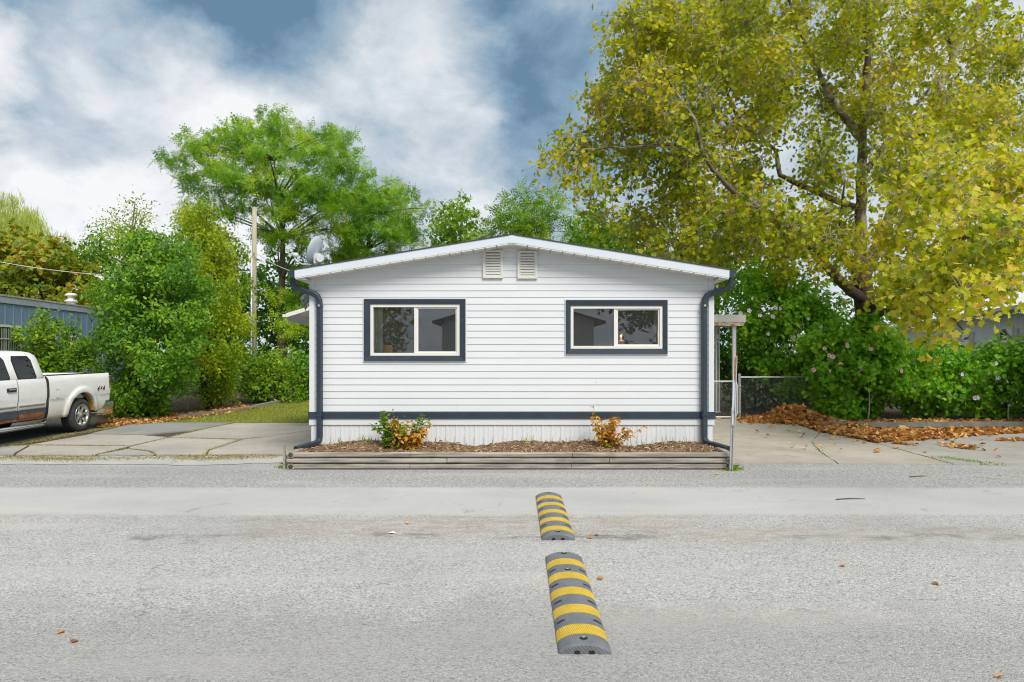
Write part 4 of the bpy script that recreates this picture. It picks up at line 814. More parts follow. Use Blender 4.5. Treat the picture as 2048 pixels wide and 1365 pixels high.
def vprof(z): return float(np.interp(z, [p[0] for p in PROF], [p[1] for p in PROF]))
AR, AZ = .47, .385
AXLES = (0.0, 3.66)
def zbot(u, base):
    z = base
    for a in AXLES:
        if abs(u - a) < AR: z = max(z, AZ + math.sqrt(AR ** 2 - (u - a) ** 2))
    return z
def flare(u, z):
    e = 0
    for a in AXLES:
        d = math.hypot(u - a, z - AZ) - AR
        if d < .13 and z > .3: e = max(e, .035 * min(1, max(0, (.13 - d) / .03)))
    return e
def skin(u0, u1, base, top, sgn, rows=14, inset=0., lip=.14, nst=None):
    """one outer side panel as columns between the lower edge and the top"""
    us = set(np.linspace(u0, u1, nst or max(4, int((u1 - u0) / .06))))
    for a in AXLES:
        for q in np.linspace(-AR, AR, 25):
            if u0 < a + q < u1: us.add(a + q)
        for q in (AR + .03, AR + .1, AR + .13, -AR - .03, -AR - .1, -AR - .13):
            if u0 < a + q < u1: us.add(a + q)
    us = sorted(us); v, f = [], []; R = rows + 3
    for u in us:
        zb, zt = zbot(u, base(u)), top(u)
        v.append(Tp(u, sgn_v(vprof(zb) - lip, sgn), zb + .02)); v.append(Tp(u, sgn_v(vprof(zb) + flare(u, zb) - inset - .012, sgn), zb))
        for j in range(rows + 1):
            z = zb + .004 + (zt - zb - .004) * j / rows; v.append(Tp(u, sgn_v(vprof(z) + flare(u, z) - inset, sgn), z))
    for i in range(len(us) - 1):
        for j in range(R - 1): f.append((i * R + j, i * R + j + 1, (i + 1) * R + j + 1, (i + 1) * R + j))
    return MB().add(v, f)
def sgn_v(v, s): return v if s > 0 else -v
bedp = MB()
for s in (1, -1):
    q = skin(-1.0, 1.07, lambda u: .37 + .03 * (u < -.4), lambda u: 1.245, s); bedp.add(q.v, q.f)
    # rail and inner wall
    bedp.add([Tp(u, s * v, z) for u in (-1.0, 1.07) for (v, z) in ((.918, 1.245), (.90, 1.258), (.84, 1.255), (.83, 1.20), (.83, .72))], [(j, j + 1, j + 6, j + 5) for j in range(4)])
bedp.add([Tp(-.98, -.83, .72), Tp(-.98, .83, .72), Tp(1.05, .83, .72), Tp(1.05, -.83, .72)], [(0, 1, 2, 3)])
bedp.add([Tp(1.07, -.9, .45), Tp(1.07, .9, .45), Tp(1.07, .9, 1.25), Tp(1.07, -.9, 1.25)], [(0, 1, 2, 3)])
# rounded tail: close the back with a tailgate wall
tgv = [(.97, .40), (.985, .77), (1.0, .95), (.975, 1.18), (.91, 1.25)]
bedp.add([Tp(-1.0, s * v, z) for s in (1, -1) for v, z in tgv] + [Tp(-1.05, s * (v - .05), z) for s in (1, -1) for v, z in tgv],
         [(j, j + 1, j + 11, j + 10) for j in range(4)] + [(j + 5, j + 6, j + 16, j + 15) for j in range(4)])
bed_o = bedp.build('cargo_bed', m_tp, truck, True, fix=False)
tg = MB().box(TX - 1 - .93, TX - 1 + .93, TY + 1.035, TY + 1.06, .62, 1.245).build('tailgate', m_tp, truck)
MB().box(TX - 1.2, TX - .8, TY + 1.06, TY + 1.075, 1.08, 1.14).build('handle', m_blk, tg)
for s in (1, -1):
    MB().prism([Tp(-.93, s * 1.004, .93), Tp(-1.01, s * .985, .90), Tp(-1.06, s * .93, .90), Tp(-1.06, s * .90, 1.17), Tp(-1.02, s * .96, 1.18), Tp(-.96, s * .985, 1.17)], (0, 0, .0001)).build('tail_light', m_red, truck) if False else \
    MB().add([Tp(u, s * v, z) for z in (.90, 1.04, 1.17) for (u, v) in ((-.955, 1.006 - .02 * (z > 1.1)), (-1.02, .992 - .02 * (z > 1.1)), (-1.068, .93), (-1.068, .84))], [(0, 1, 5, 4), (1, 2, 6, 5), (2, 3, 7, 6), (4, 5, 9, 8), (5, 6, 10, 9), (6, 7, 11, 10)]).build('tail_light', m_red, truck)
    # black cap along the bed rail
    MB().prism([Tp(1.05, s * .925, 1.252), Tp(1.05, s * .925, 1.262), Tp(1.05, s * .84, 1.268), Tp(1.05, s * .84, 1.258)], (0, 2.0, 0)).build('rail_cap', m_blk, truck)
    # wheel-well liner
    lw = MB(); n = 16
    for a in AXLES:
        arc = [(a + (AR - .012) * math.cos(math.pi * k / n), AZ + (AR - .012) * math.sin(math.pi * k / n)) for k in range(n + 1)]
        lw.add([Tp(u, s * .94, z) for u, z in arc] + [Tp(u, s * .55, z) for u, z in arc], [(k, k + 1, n + 2 + k, n + 1 + k) for k in range(n)])
        lw.add([Tp(u, s * .56, z) for u, z in arc] + [Tp(a, s * .56, .3)], [(k, k + 1, n + 1) for k in range(n)])
    lw.build('wheel_liner', m_blk, truck, fix=False)
    arc = [(-(AR - .02) * math.cos(x), AZ + (AR - .02) * math.sin(x)) for x in np.linspace(.12, 1.15, 9)]
    MB().add([Tp(u, s * .965, z) for u, z in arc] + [Tp(u, s * .87, z) for u, z in arc], [(k, k + 1, 10 + k, 9 + k) for k in range(8)]).build('flare_edge', m_yel, truck, fix=False)
# fuel door outline, lower seam, badge
MB().tube([Tp(.83 + .085 * math.cos(a), 1.001, .885 + .09 * math.sin(a)) for a in np.linspace(.9, 5.4, 22)], .0035, 5, caps=False).build('fuel_door_seam', m_mould, bed_o)
for s in (1, -1): MB().tube([Tp(u, s * 1.0, .772) for u in (1.06, .8, .62)], .004, 5).build('panel_seam', m_mould, bed_o)
MB().tube([Tp(u, 1.0, .772) for u in (-.62, -.8, -.98)], .004, 5).build('panel_seam', m_mould, bed_o)
def text(s, name, m, loc, size, parent, rot, shear=.25):
    cu = bpy.data.curves.new(name, 'FONT'); cu.body = s; cu.size = size; cu.extrude = .001; cu.shear = shear; cu.offset = .004; cu.materials.append(m)
    o = bpy.data.objects.new(name, cu); COL.objects.link(o); o.parent = parent; o.location = Vector(loc) - ORG[parent.name]; o.rotation_euler = rot
    me = bpy.data.meshes.new_from_object(o); q = bpy.data.objects.new(name, me); COL.objects.link(q); q.parent = parent; q.location = o.location; q.rotation_euler = rot; bpy.data.objects.remove(o); return q
m_ink = mat('decal_black', (.02, .02, .022), .5); m_rd = mat('decal_red', (.45, .02, .02), .5)
TR = (math.radians(90), 0, math.radians(90))
text('4', 'decal_figure', m_ink, Tp(-.50, 1.004, .855), .15, truck, TR); text('4', 'decal_figure', m_ink, Tp(-.70, 1.003, .855), .15, truck, TR); text('x', 'decal_letter', m_rd, Tp(-.61, 1.006, .89), .13, truck, TR)
# cab: loft of cross-sections
cab = MB(); secs = []
US = [1.12, 1.14, 1.20, 1.32, 1.5, 1.9, 2.3, 2.55, 2.75, 2.95, 3.12, 3.22]
GP = [(1.20, .955), (1.24, .945), (1.40, .885), (1.60, .81), (1.68, .765), (1.725, .69), (1.745, .58), (1.758, .3), (1.76, 0)]
for u in US:
    k = float(np.interp(u, [1.12, 1.14, 1.2, 1.32, 2.45, 2.6, 3.22], [.93, .955, .985, 1, 1, .96, .02])); ins = float(np.interp(u, [1.12, 1.2, 1.3], [.03, .008, 0]))
    half = [(.42, .93), (.62, .955), (.95, .975), (1.15, .96)] + [(1.20 + (z - 1.20) * k, v) for z, v in GP]
    half = [(z, max(v - ins - .022 * (z < 1.22), 0)) for z, v in half]
    secs.append([(v, z) for z, v in half] + [(-v, z) for z, v in half[::-1][1:]])
n = len(secs[0]); vv = [Tp(u, v, z) for u, sct in zip(US, secs) for v, z in sct]
ff = [(i * n + j, i * n + j + 1, (i + 1) * n + j + 1, (i + 1) * n + j) for i in range(len(US) - 1) for j in range(n - 1)]
cab.add(vv, ff + [tuple(range(n)), tuple(range((len(US) - 1) * n, len(US) * n))[::-1]]); cab.build('cab', m_tp, truck, True, fix=True)
def gv(z): return float(np.interp(z, [g[0] for g in GP], [g[1] for g in GP]))
def pane(u0, u1, zl, zh, s, name, m, lift=.006, slope=0, par=None):
    v, f = [], []; nr, nc = 6, 5; rc = .05
    for j in range(nr + 1):
        z = zl + (zh - zl) * j / nr; e = rc * (1 if j in (0, nr) else 0); sh = slope * (z - zl)
        for i in range(nc + 1):
            ua, ub = u0 + e + sh * 0, u1 - e - sh; u = ua + (ub - ua) * i / nc; v.append(Tp(u, s * (gv(z) + lift), z))
    for j in range(nr):
        for i in range(nc): f.append((j * (nc + 1) + i, j * (nc + 1) + i + 1, (j + 1) * (nc + 1) + i + 1, (j + 1) * (nc + 1) + i))
    return MB().add(v, f).build(name, m, par or truck, True)
for s in (1, -1):
    for (u0, u1, nm) in ((1.15, 1.925, 'rear_door'), (1.95, 3.06, 'front_door')):
        q = skin(u0, u1, lambda u: .62, lambda u: 1.205, s, 12, 0, .03)
        d = q.build(nm, m_tp, truck, True, fix=False)
        MB().add(*(lambda q: (q.v, q.f))(skin(u0, u1, lambda u: .47 if u > 1.3 else .52, lambda u: .618, s, 5, -.004, .03))).build('lower_cladding', m_clad, d, fix=False)
        MB().prism([Tp(u0 + .06, s * .985, .675), Tp(u0 + .02, s * 1.012, .70), Tp(u0 + .06, s * 1.014, .715), Tp(u0 + .06, s * .985, .725)], (0, -(u1 - u0 - .07), 0)).build('side_moulding', m_mould, d)
        hu = u1 - .10 if nm == 'rear_door' else u0 + .06
        if nm == 'front_door':
            hd = MB().box(TX - 1 + s * 1.0 - .012, TX - 1 + s * 1.0 + .02, TY - hu - .22, TY - hu, .985, 1.055).build('handle', m_blk, d)
            MB().box(TX - 1 + s * 1.0 - .012, TX - 1 + s * 1.0 + .028, TY - hu - .19, TY - hu - .03, 1.02, 1.04).build('handle_grip', m_mould, hd)
    MB().add(*(lambda q: (q.v, q.f))(skin(1.15, 3.06, lambda u: .41, lambda u: .515 if u < 1.95 else .465, s, 4, .002, .10))).build('rusty_sill', m_rust, truck, fix=False)
    MB().add(*(lambda q: (q.v, q.f))(skin(1.22, 1.90, lambda u: .455, lambda u: .545, s, 3, -.008, .004))).build('rust_patch', m_rust, truck, fix=False)
    pane(1.37, 1.90, 1.165, 1.655, s, 'window_seal', m_blk, .004); pane(1.395, 1.875, 1.19, 1.635, s, 'rear_side_glass', m_tint, .009)
    pane(2.08, 3.03, 1.165, 1.655, s, 'window_seal', m_blk, .004, .75); pane(2.11, 2.99, 1.19, 1.635, s, 'front_side_glass', m_tint, .009, .75)
    MB().tube([Tp(1.11, s * vprof(z) * .995, z) for z in np.linspace(.42, 1.2, 10)], .012, 6).build('cab_gap', m_blk, truck)
    MB().tube([Tp(u, s * v, z) for u, v, z in ((1.18, .96, .33), (1.26, 1.02, .31), (1.5, 1.04, .305), (3.0, 1.04, .305), (3.12, .96, .33))], .048, 10).build('side_step', m_chr, truck, True)
    # front wing
    skin(3.08, 4.5, lambda u: .42, lambda u: 1.17 - .05 * (u - 3.08), s).build('front_wing', m_tp, truck, True, fix=False)
    MB().box(TX - 1 + s * .98 - .06, TX - 1 + s * .98 + .06, TY - 4.5, TY - 4.44, .85, 1.05).build('headlight', m_chr, truck)
    mr_ = MB().box(TX - 1 + s * 1.14 - .1, TX - 1 + s * 1.14 + .1, TY - 3.0, TY - 2.9, 1.2, 1.42); mr_.box(TX - 1 + s * 1.0 - .06, TX - 1 + s * 1.0 + .06, TY - 2.98, TY - 2.94, 1.22, 1.27); mr_.build('mirror', m_blk, truck)
MB().add([Tp(u, v, z) for u in (3.15, 3.8, 4.45) for v, z in ((-.93, 1.17 - .05 * (u - 3.08)), (-.5, 1.22 - .06 * (u - 3.08)), (0, 1.24 - .06 * (u - 3.08)), (.5, 1.22 - .06 * (u - 3.08)), (.93, 1.17 - .05 * (u - 3.08)))], [(i * 5 + j, i * 5 + j + 1, i * 5 + j + 6, i * 5 + j + 5) for i in range(2) for j in range(4)]).build('bonnet', m_tp, truck, True)
MB().box(TX - 1.95, TX - .05, TY - 4.5, TY - 4.42, .5, 1.12).build('front_grille', m_blk, truck); MB().box(TX - 1.98, TX - .02, TY - 4.62, TY - 4.5, .42, .66).build('front_bumper', m_chr, truck)
MB().box(TX - 1.7, TX - .3, TY - 4.2, TY + .95, .36, .46).build('chassis', m_blk, truck)
MB().tube([Tp(0, -.85, .365), Tp(0, .85, .365)], .05, 8).build('rear_axle', m_blk, truck)
# rear bumper, wrapped round the corner
bp = []
for (u, v) in ((-.62, .93), (-.86, .985), (-1.12, 1.0), (-1.28, .96), (-1.36, .86), (-1.38, .6), (-1.38, -.6), (-1.36, -.86), (-1.28, -.96), (-1.12, -1.), (-.86, -.985), (-.62, -.93)): bp.append((u, v))
mbb = MB(); zz = (.29, .33, .48, .62, .67); ofs = (-.05, -.015, 0, -.005, -.05); vv, ff = [], []
for (u, v) in bp:
    for z, o in zip(zz, ofs): vv.append(Tp(u - o * (u < -1.1), v + (o if v > 0 else -o), z + (.07 * (1 if False else 0))))
for i in range(len(bp) - 1):
    for j in range(4): ff.append((i * 5 + j, i * 5 + j + 1, i * 5 + j + 6, i * 5 + j + 5))
mbb.add(vv, ff).build('rear_bumper', m_chr, truck, True)
MB().box(TX - 1.9, TX - .1, TY + .98, TY + 1.22, .64, .675).build('bumper_step', m_blk, truck)
# wheels
def wheel(u, s):
    c = Vector(Tp(u, s * .80, .362)); ax = (s, 0, 0); R = .362
    wobj = MB().lathe(c, ax, [(.20, -.06), (.235, -.08), (.30, -.085), (.345, -.06), (R, -.03), (R, .12), (.345, .165), (.30, .185), (.245, .18), (.228, .165)], 40).build('wheel', m_rub, truck, True, fix=False)
    tr_ = MB()
    for k in range(44):
        a = 6.2832 * k / 44
        for h0, h1 in ((-.03, .02), (.03, .07), (.08, .12)):
            d1, d2 = a, a + .10; pts = []
            for (rr, aa, hh) in ((R, d1, h0), (R, d1, h1), (R, d2, h1), (R, d2, h0)): pts.append(c + Vector((s * hh, (rr + .004) * math.cos(aa), (rr + .004) * math.sin(aa))))
            tr_.add(pts, [(0, 1, 2, 3)])
    tr_.build('tread', m_rub, wobj, fix=False)
    MB().lathe(c, ax, [(.232, .175), (.238, .183), (.225, .186), (.205, .17), (.198, .13), (.198, .0)], 40).build('rim', m_rim, wobj, True, fix=False)
    MB().lathe(c, ax, [(.0, .10), (.2, .10)], 32).build('rim_well', m_blk, wobj, fix=False)
    MB().lathe(c, ax, [(.0, .175), (.045, .172), (.05, .15), (.085, .148), (.095, .13), (.095, .1)], 28).build('hub', m_rim, wobj, True, fix=False)
    sp = MB()
    for k in range(7):
        a = 6.2832 * k / 7 + .2; e = Vector((0, math.cos(a), math.sin(a))); w_ = Vector((0, -math.sin(a), math.cos(a))); X1 = Vector((s, 0, 0))
        ring_ = []
        for rr, hw, hh in ((.075, .026, .150), (.13, .024, .160), (.17, .034, .165), (.205, .066, .172)):
            b = c + e * rr + X1 * hh; ring_.append([b - w_ * hw - X1 * .03, b - w_ * hw * .7, b + w_ * hw * .7, b + w_ * hw - X1 * .03])
        vv = [q for r_ in ring_ for q in r_]; sp.add(vv, [(i * 4 + j, i * 4 + j + 1, i * 4 + j + 5, i * 4 + j + 4) for i in range(3) for j in range(3)])
    sp.build('spokes', m_rim, wobj, False, fix=True)
    return wobj
for u in AXLES:
    for s in (1, -1): wheel(u, s)

# ------------------------------------------------------------------ blue trailer
m_blue = mat('blue_painted_panel', (.17, .26, .40), .5, .12, 1.5, dirt=((.24, .31, .40), 3, .4), stretch=(2, 2, .4))
m_bluet = mat('pale_blue_trim', (.36, .42, .49), .5, .12, 3, dirt=((.20, .17, .10), 5, .3)); m_algae = mat('stained_cream_edge', (.42, .40, .34), .8, .25, 5)
ang = math.atan((829 - 1024) / F); ZR = 3.3
D0 = (ZR - H) * F / (HY - 590)
A0 = P(0, 590, D0); dirv = Vector((math.sin(ang), math.cos(ang), 0)); nv = Vector((dirv.y, -dirv.x, 0))        # nv faces the camera side
trl = thing('blue_trailer', 'long pale blue metal-sided mobile home at the far left', 'mobile home', (A0.x, A0.y, 0))
def tl_(s, n_, z): q = A0 + dirv * s + nv * n_; return (q.x, q.y, z)
S0, S1 = -5.0, 8.6
def tbox(name, m, par, s0, s1, n0, n1, za, zb):
    return MB().add([tl_(s0, n0, za), tl_(s1, n0, za), tl_(s1, n1, za), tl_(s0, n1, za), tl_(s0, n0, zb), tl_(s1, n0, zb), tl_(s1, n1, zb), tl_(s0, n1, zb)], [(0, 1, 2, 3), (4, 5, 6, 7), (0, 1, 5, 4), (1, 2, 6, 5), (2, 3, 7, 6), (3, 0, 4, 7)]).build(name, m, par)
k = 0; s = S0
while s < S1 - .01:
    e = min(s + .40, S1); p = [(s + .002, 0), (s + .03, .014), (s + .06, .014), (s + .08, .004), (e - .002, .004), (e - .002, -.03), (s + .002, -.03)]
    MB().prism([tl_(a, b, .55) for a, b in p], (0, 0, ZR - .22 - .55)).build('wall_panel', m_blue, trl); s = e
tbox('core', m_dark, trl, S0 + .02, S1 - .02, -3.0, -.035, .3, ZR - .15); tbox('end_wall', m_blue, trl, S1 - .015, S1 + .01, -3.0, -.02, .3, ZR - .1)
tbox('skirt', m_bluet, trl, S0, S1, -.06, -.035, 0, .56); tbox('roof_trim', m_bluet, trl, S0 - .05, S1 + .05, -.04, .035, ZR - .215, ZR - .03); tbox('roof_edge', m_algae, trl, S0 - .06, S1 + .06, -3.05, .05, ZR - .028, ZR + .02)
MB().prism([tl_(S0, -3.0, ZR + .02), tl_(S0, -1.5, ZR + .06), tl_(S0, 0.02, ZR + .021)], dirv * (S1 - S0)).build('roof', m_algae, trl)
m_blind = mat('vertical_blind', (.34, .34, .26), .8, .2, 5)
def twin(s0, s1, za, zb, label=None):
    fr = MB()
    w_ = tbox('window', m_frame, trl, s0 - .06, s1 + .06, .006, .03, za - .06, za)
    for q in ((s0 - .06, s1 + .06, zb, zb + .06), (s0 - .06, s0, za, zb), (s1, s1 + .06, za, zb)): tbox('frame', m_frame, w_, q[0], q[1], .006, .03, q[2], q[3])
    tbox('mullion', m_frame, w_, (s0 + s1) / 2 - .015, (s0 + s1) / 2 + .015, .012, .027, za, zb); tbox('glazing_bar', m_frame, w_, s0, s1, .0125, .026, (za + zb) / 2 - .012, (za + zb) / 2 + .012)
    tbox('pane', m_tint, w_, s0, s1, .006, .011, za, zb); x = s0 + .02
    while x < s1 - .05: tbox('blind_slat', m_blind, w_, x, x + .06, .0112, .0118, za + .01, zb - .02); x += .11
twin(-1.2, .95, 1.76, 2.42); twin(3.45, 4.3, 1.3, 2.2); twin(7.6, 8.3, 1.5, 2.2)
vc_ = P(142, 606, A0.y + 4.6); vb = Vector((vc_.x, vc_.y, ZR + .03))
MB().lathe(vb, (0, 0, 1), [(.13, 0), (.13, .10), (.19, .11), (.19, .15), (.12, .19), (.10, .19), (.10, .30), (.18, .31), (.19, .345), (.12, .40), (.0, .41)], 20).build('roof_vent', mat('white_vent', (.66, .66, .66), .5), trl, True)

# ------------------------------------------------------------------ white neighbour house (right)
nb = thing('neighbour_house', 'white single-storey house behind the hedge at the right edge', 'house', (17, 24, 0))
ZE = 3.0; B0 = P(2048, 618, (ZE - H) * F / (HY - 618)); nd = Vector(((1483 - 1024) / F, 1, 0)).normalized(); nn = Vector((-nd.y, nd.x, 0))      # towards the camera side
m_nwall = mat('pale_grey_siding', (.74, .77, .80), .6, .06, 2); m_nroof = mat('white_shingle', (.80, .80, .80), .8, .12, 8); m_shut = mat('cream_shutter', (.66, .64, .56), .6, .05)
def np_(s, n_, z): q = B0 + nd * s + nn * n_; return (q.x, q.y, z)
def nbox(name, m, par, s0, s1, n0, n1, za, zb): return MB().add([np_(s0, n0, za), np_(s1, n0, za), np_(s1, n1, za), np_(s0, n1, za), np_(s0, n0, zb), np_(s1, n0, zb), np_(s1, n1, zb), np_(s0, n1, zb)], [(0, 1, 2, 3), (4, 5, 6, 7), (0, 1, 5, 4), (1, 2, 6, 5), (2, 3, 7, 6), (3, 0, 4, 7)]).build(name, m, par)
nbox('core', m_nwall, nb, -6.9, 16.9, -7, -.08, 0, ZE - .1); s = -7.
while s < 17: nbox('wall_panel', m_nwall, nb, s, s + .39, -.075, -.05, .3, ZE - .12); s += .4
nbox('eaves_trim', m_frame, nb, -7.4, 17.4, -.02, .40, ZE - .06, ZE + .03); nbox('gutter', m_white, nb, -7.4, 17.4, .41, .50, ZE - .04, ZE + .06)
for i in range(13):
    n0 = .45 - i * .30; zz = ZE + .05 + i * .095
    MB().prism([np_(-7.4, n0, zz), np_(-7.4, n0 - .33, zz + .105), np_(-7.4, n0 - .33, zz + .125), np_(-7.4, n0, zz + .022)], nd * 24.8).build('shingle_course', m_nroof, nb)
for (s0, s1, za, zb) in ((1.0, 2.0, 1.2, 2.45), (5.2, 6.2, 1.2, 2.45), (11.3, 12.2, 1.5, 2.4)):
    w_ = nbox('window', m_frame, nb, s0 - .08, s1 + .08, -.05, -.02, za - .08, zb + .08); nbox('pane', m_tint, w_, s0, s1, -.02, -.012, za, zb); nbox('glazing_bar', m_frame, w_, s0, s1, -.012, .0, (za + zb) / 2 - .02, (za + zb) / 2 + .02)
    for (q0, q1) in ((s0 - .5, s0 - .12), (s1 + .12, s1 + .5)):
        sh = nbox('shutter', m_shut, nb, q0, q1, -.05, -.025, za, zb); z = za + .05
        while z < zb - .05: nbox('slat', m_shut, sh, q0 + .03, q1 - .03, -.025, -.008, z, z + .035); z += .06

# ------------------------------------------------------------------ right porch, gate and fences
GD = 17.6
def gp(px, py, d=GD): return P(px, py, d)
po = thing('porch_canopy', 'flat white carport canopy with rusty edge right of the house', 'canopy', (4.6, GD, 0))
m_rustw = None
t = NT('rusty_white_edge'); f = t.noise(7, 6, .7, .4, stretch=(1, 1, 3)); t.set(Base_Color=t.ramp(f, [(.38, (.30, .10, .03)), (.48, (.5, .25, .1)), (.54, (.66, .63, .58)), (.8, (.7, .68, .64))]), Roughness=.7); m_rustw = t.m
zt, zm, zb_ = gp(0, 630).z, gp(0, 645).z, gp(0, 652).z; xr = gp(1491, 0).x
MB().box(XR + .0, xr, GD - .02, GD + .02, zm, zt).build('fascia', m_cream, po); MB().box(XR, xr - .05, GD - .012, GD + .03, zb_, zm - .002).build('rusty_edge', m_rustw, po)
MB().box(XR, xr - .02, GD + .032, GD + 4.0, zm - .06, zm + .05).build('deck', m_cream, po); MB().box(xr - .03, xr, GD + .022, GD + 4.0, zm - .02, zt - .02).build('side_fascia', m_cream, po)
for (px, w, d) in ((1469, .085, .06), (1433, .05, 1.6), (1438.5, .03, 1.7)):
    q = gp(px, 0, GD + d); k_ = MB().box(q.x - w / 2, q.x + w / 2, GD + d, GD + d + w, 0.02, zb_ + .02); k_.box(q.x - w / 2 - .02, q.x + w / 2 + .02, GD + d - .02, GD + d + w + .02, .02, .05); k_.build('post', m_white, po)
def chain(name, parent, a, b, z0_, z1_, cell=.058, r=.0017):
    a, b = Vector((a[0], a[1], 0)), Vector((b[0], b[1], 0)); L = (b - a).length; d = (b - a).normalized(); h = z1_ - z0_; mb = MB(); n = int((L + h) / cell)
    for sgn in (1, -1):
        for i in range(-int(h / cell), int(L / cell) + 1):
            s0, s1 = i * cell, i * cell + h
            t0, t1 = max(0, (0 - s0) / h), min(1, (L - s0) / h)
            if t1 <= t0: continue
            p0, p1 = s0 + t0 * h, s0 + t1 * h; zz = (z0_ + t0 * h, z0_ + t1 * h) if sgn > 0 else (z1_ - t0 * h, z1_ - t1 * h)
            A, B = a + d * p0, a + d * p1; A.z, B.z = zz; mb.tube([A, B], r, 3, caps=False)
    o = mb.build(name, m_wire, parent, fix=False); o["kind"] = 'stuff'; return o
gt = thing('chain_link_gate', 'small white-framed chain link gate between the house and porch post', 'gate', (4.9, GD, 0))
gx0, gx1 = XR + .35, gp(1473, 0).x; gz0, gz1 = gp(0, 838).z + .05, gp(0, 763).z
rc = .09; fr = [(gx0, GD - .05, gz1), (gx1 - rc, GD - .05, gz1), (gx1 - rc * .3, GD - .05, gz1 - rc * .3), (gx1, GD - .05, gz1 - rc), (gx1, GD - .05, gz0 + rc), (gx1 - rc * .3, GD - .05, gz0 + rc * .3), (gx1 - rc, GD - .05, gz0), (gx0, GD - .05, gz0), (gx0, GD - .05, gz1)]
MB().tube(fr, .021, 8).build('frame', m_frame, gt, True); chain('mesh', gt, (gx0, GD - .05), (gx1, GD - .05), gz0, gz1)
for z in (gz0 + .12, gz1 - .12): MB().box(gx1, gx1 + .1, GD - .065, GD - .035, z - .015, z + .015).build('hinge', m_galv, gt)
def fence(name, label, pts, zt_, rp, fat=1):
    fn = thing(name, label, 'fence', (pts[0][0], pts[0][1], 0))
    for i, (a, b) in enumerate(zip(pts[:-1], pts[1:])):
        chain('mesh', fn, a, b, .04, zt_); MB().tube([(*a, zt_), (*b, zt_)], .02, 7).build('top_rail', m_galv, fn)
    for p in pts:
        MB().tube([(*p, 0), (*p, zt_ + .06)], rp, 9).build('post', m_galv, fn); MB().lathe((*p, zt_ + .06), (0, 0, 1), [(rp + .006, 0), (rp + .006, .02), (.0, .045)], 9).build('post_cap', m_galv, fn)
    return fn
x0 = gp(1479, 0).x
fence('chain_link_fence', 'chain link fence disappearing into the hedge right of the gate', [(x0, GD), (x0 + 2.4, GD + .1), (x0 + 4.8, GD + .2)], gp(0, 755).z, .035)
fence('chain_link_fence', 'chain link fence behind the big bush on the left', [(-9.72, 19.0), (-9.7, 20.4), (-9.65, 22.0), (-9.6, 24.6), (-9.55, 27)], .93, .03)
# kerb timbers
m_kt = mat('kerb_timber', (.26, .24, .20), .9, .3, 8, .6, 30, stretch=(6, .6, 6))
kl = thing('kerb_edging', 'low line of weathered timbers edging the lawn on the left', 'edging', (*G(360, 838)[:2], 0))
pk = [(357, 838), (419, 831.5), (452, 826), (507, 818), (572, 804)]
for a, b in zip(pk[:-1], pk[1:]):
    A, B = G(*a), G(*b); e = (B - A).normalized() * .02; A += e; B -= e; nrm = Vector((-(B - A).y, (B - A).x, 0)).normalized() * .06
    MB().prism([A + nrm, A - nrm, B - nrm, B + nrm], (0, 0, .10 + random.uniform(-.012, .012))).build('timber', m_kt, kl)
kr = thing('kerb_edging', 'long grey concrete edging along the foot of the right hedge', 'edging', (9, 15.8, 0))
m_kc = mat('grey_kerb', (.20, .195, .18), .9, .25, 5, .4, 40)
xa = 7.15
for i, L_ in enumerate((2.4, 2.4, 2.4, 2.4, 2.4)):
    MB().box(xa + .006, xa + L_ - .006, 15.72 + .01 * (i % 2), 15.86 + .01 * (i % 2), 0, .105 + .006 * (i % 3)).build('kerb_stone', m_kc, kr); xa += L_

# ------------------------------------------------------------------ sign post at the kerb
sg = thing('sign_post', 'leaning galvanised post with narrow yellow sign at the bed corner', 'sign', (P(1462, 942, 9.95).x, 9.95, 0))
p0, p1 = P(1461.5, 944, 9.95), P(1469, 712, 9.95); p0.z = -.02; pm = p0.lerp(p1, .42)
U = [(-.022, -.014), (-.016, -.014), (-.014, .008), (.014, .008), (.016, -.014), (.022, -.014), (.020, .014), (-.020, .014)]
MB().sweep([p0, p0.lerp(p1, .55)], U, up=(0, 1, 0)).build('post', m_galv, sg)
off_ = Vector((.006, -.022, 0)); MB().sweep([p0.lerp(p1, .40) + off_, p1 + off_], [(q[0] * 1.1, q[1]) for q in U], up=(0, 1, 0)).build('post_extension', mat('pale_galvanised', (.62, .65, .68), .4, .08, 8, metal=.2), sg)
for f_ in (.41, .53): q = p0.lerp(p1, f_) + off_ + Vector((0, -.02, 0)); MB().tube([q, q + Vector((0, .04, 0))], .012, 6).build('bolt', m_galv, sg)
m_sgn = mat('yellow_sign', (.70, .33, .02), .45, .06); zc0, zc1 = P(0, 760, 9.95).z, P(0, 714, 9.95).z; xq = p1.x + .012
pl = MB().add([(xq - .012, 9.90, zc0), (xq + .002, 10.045, zc0 - .01), (xq + .002, 10.045, zc1), (xq - .012, 9.90, zc1 + .01), (xq - .009, 9.90, zc0), (xq + .005, 10.045, zc0 - .01), (xq + .005, 10.045, zc1), (xq - .009, 9.90, zc1 + .01)], [(0, 1, 2, 3), (4, 5, 6, 7), (0, 1, 5, 4), (1, 2, 6, 5), (2, 3, 7, 6), (3, 0, 4, 7)]).build('plate', m_sgn, sg)
for zz in (.30, .55, .8):
    z = zc0 + (zc1 - zc0) * zz; MB().add([(xq - .0125, 9.925, z - .018), (xq + .0005 - .003, 10.015, z - .018), (xq + .0005 - .003, 10.015, z + .012), (xq - .0125, 9.925, z + .02)], [(0, 1, 2, 3)]).build('marking', m_ink, pl)

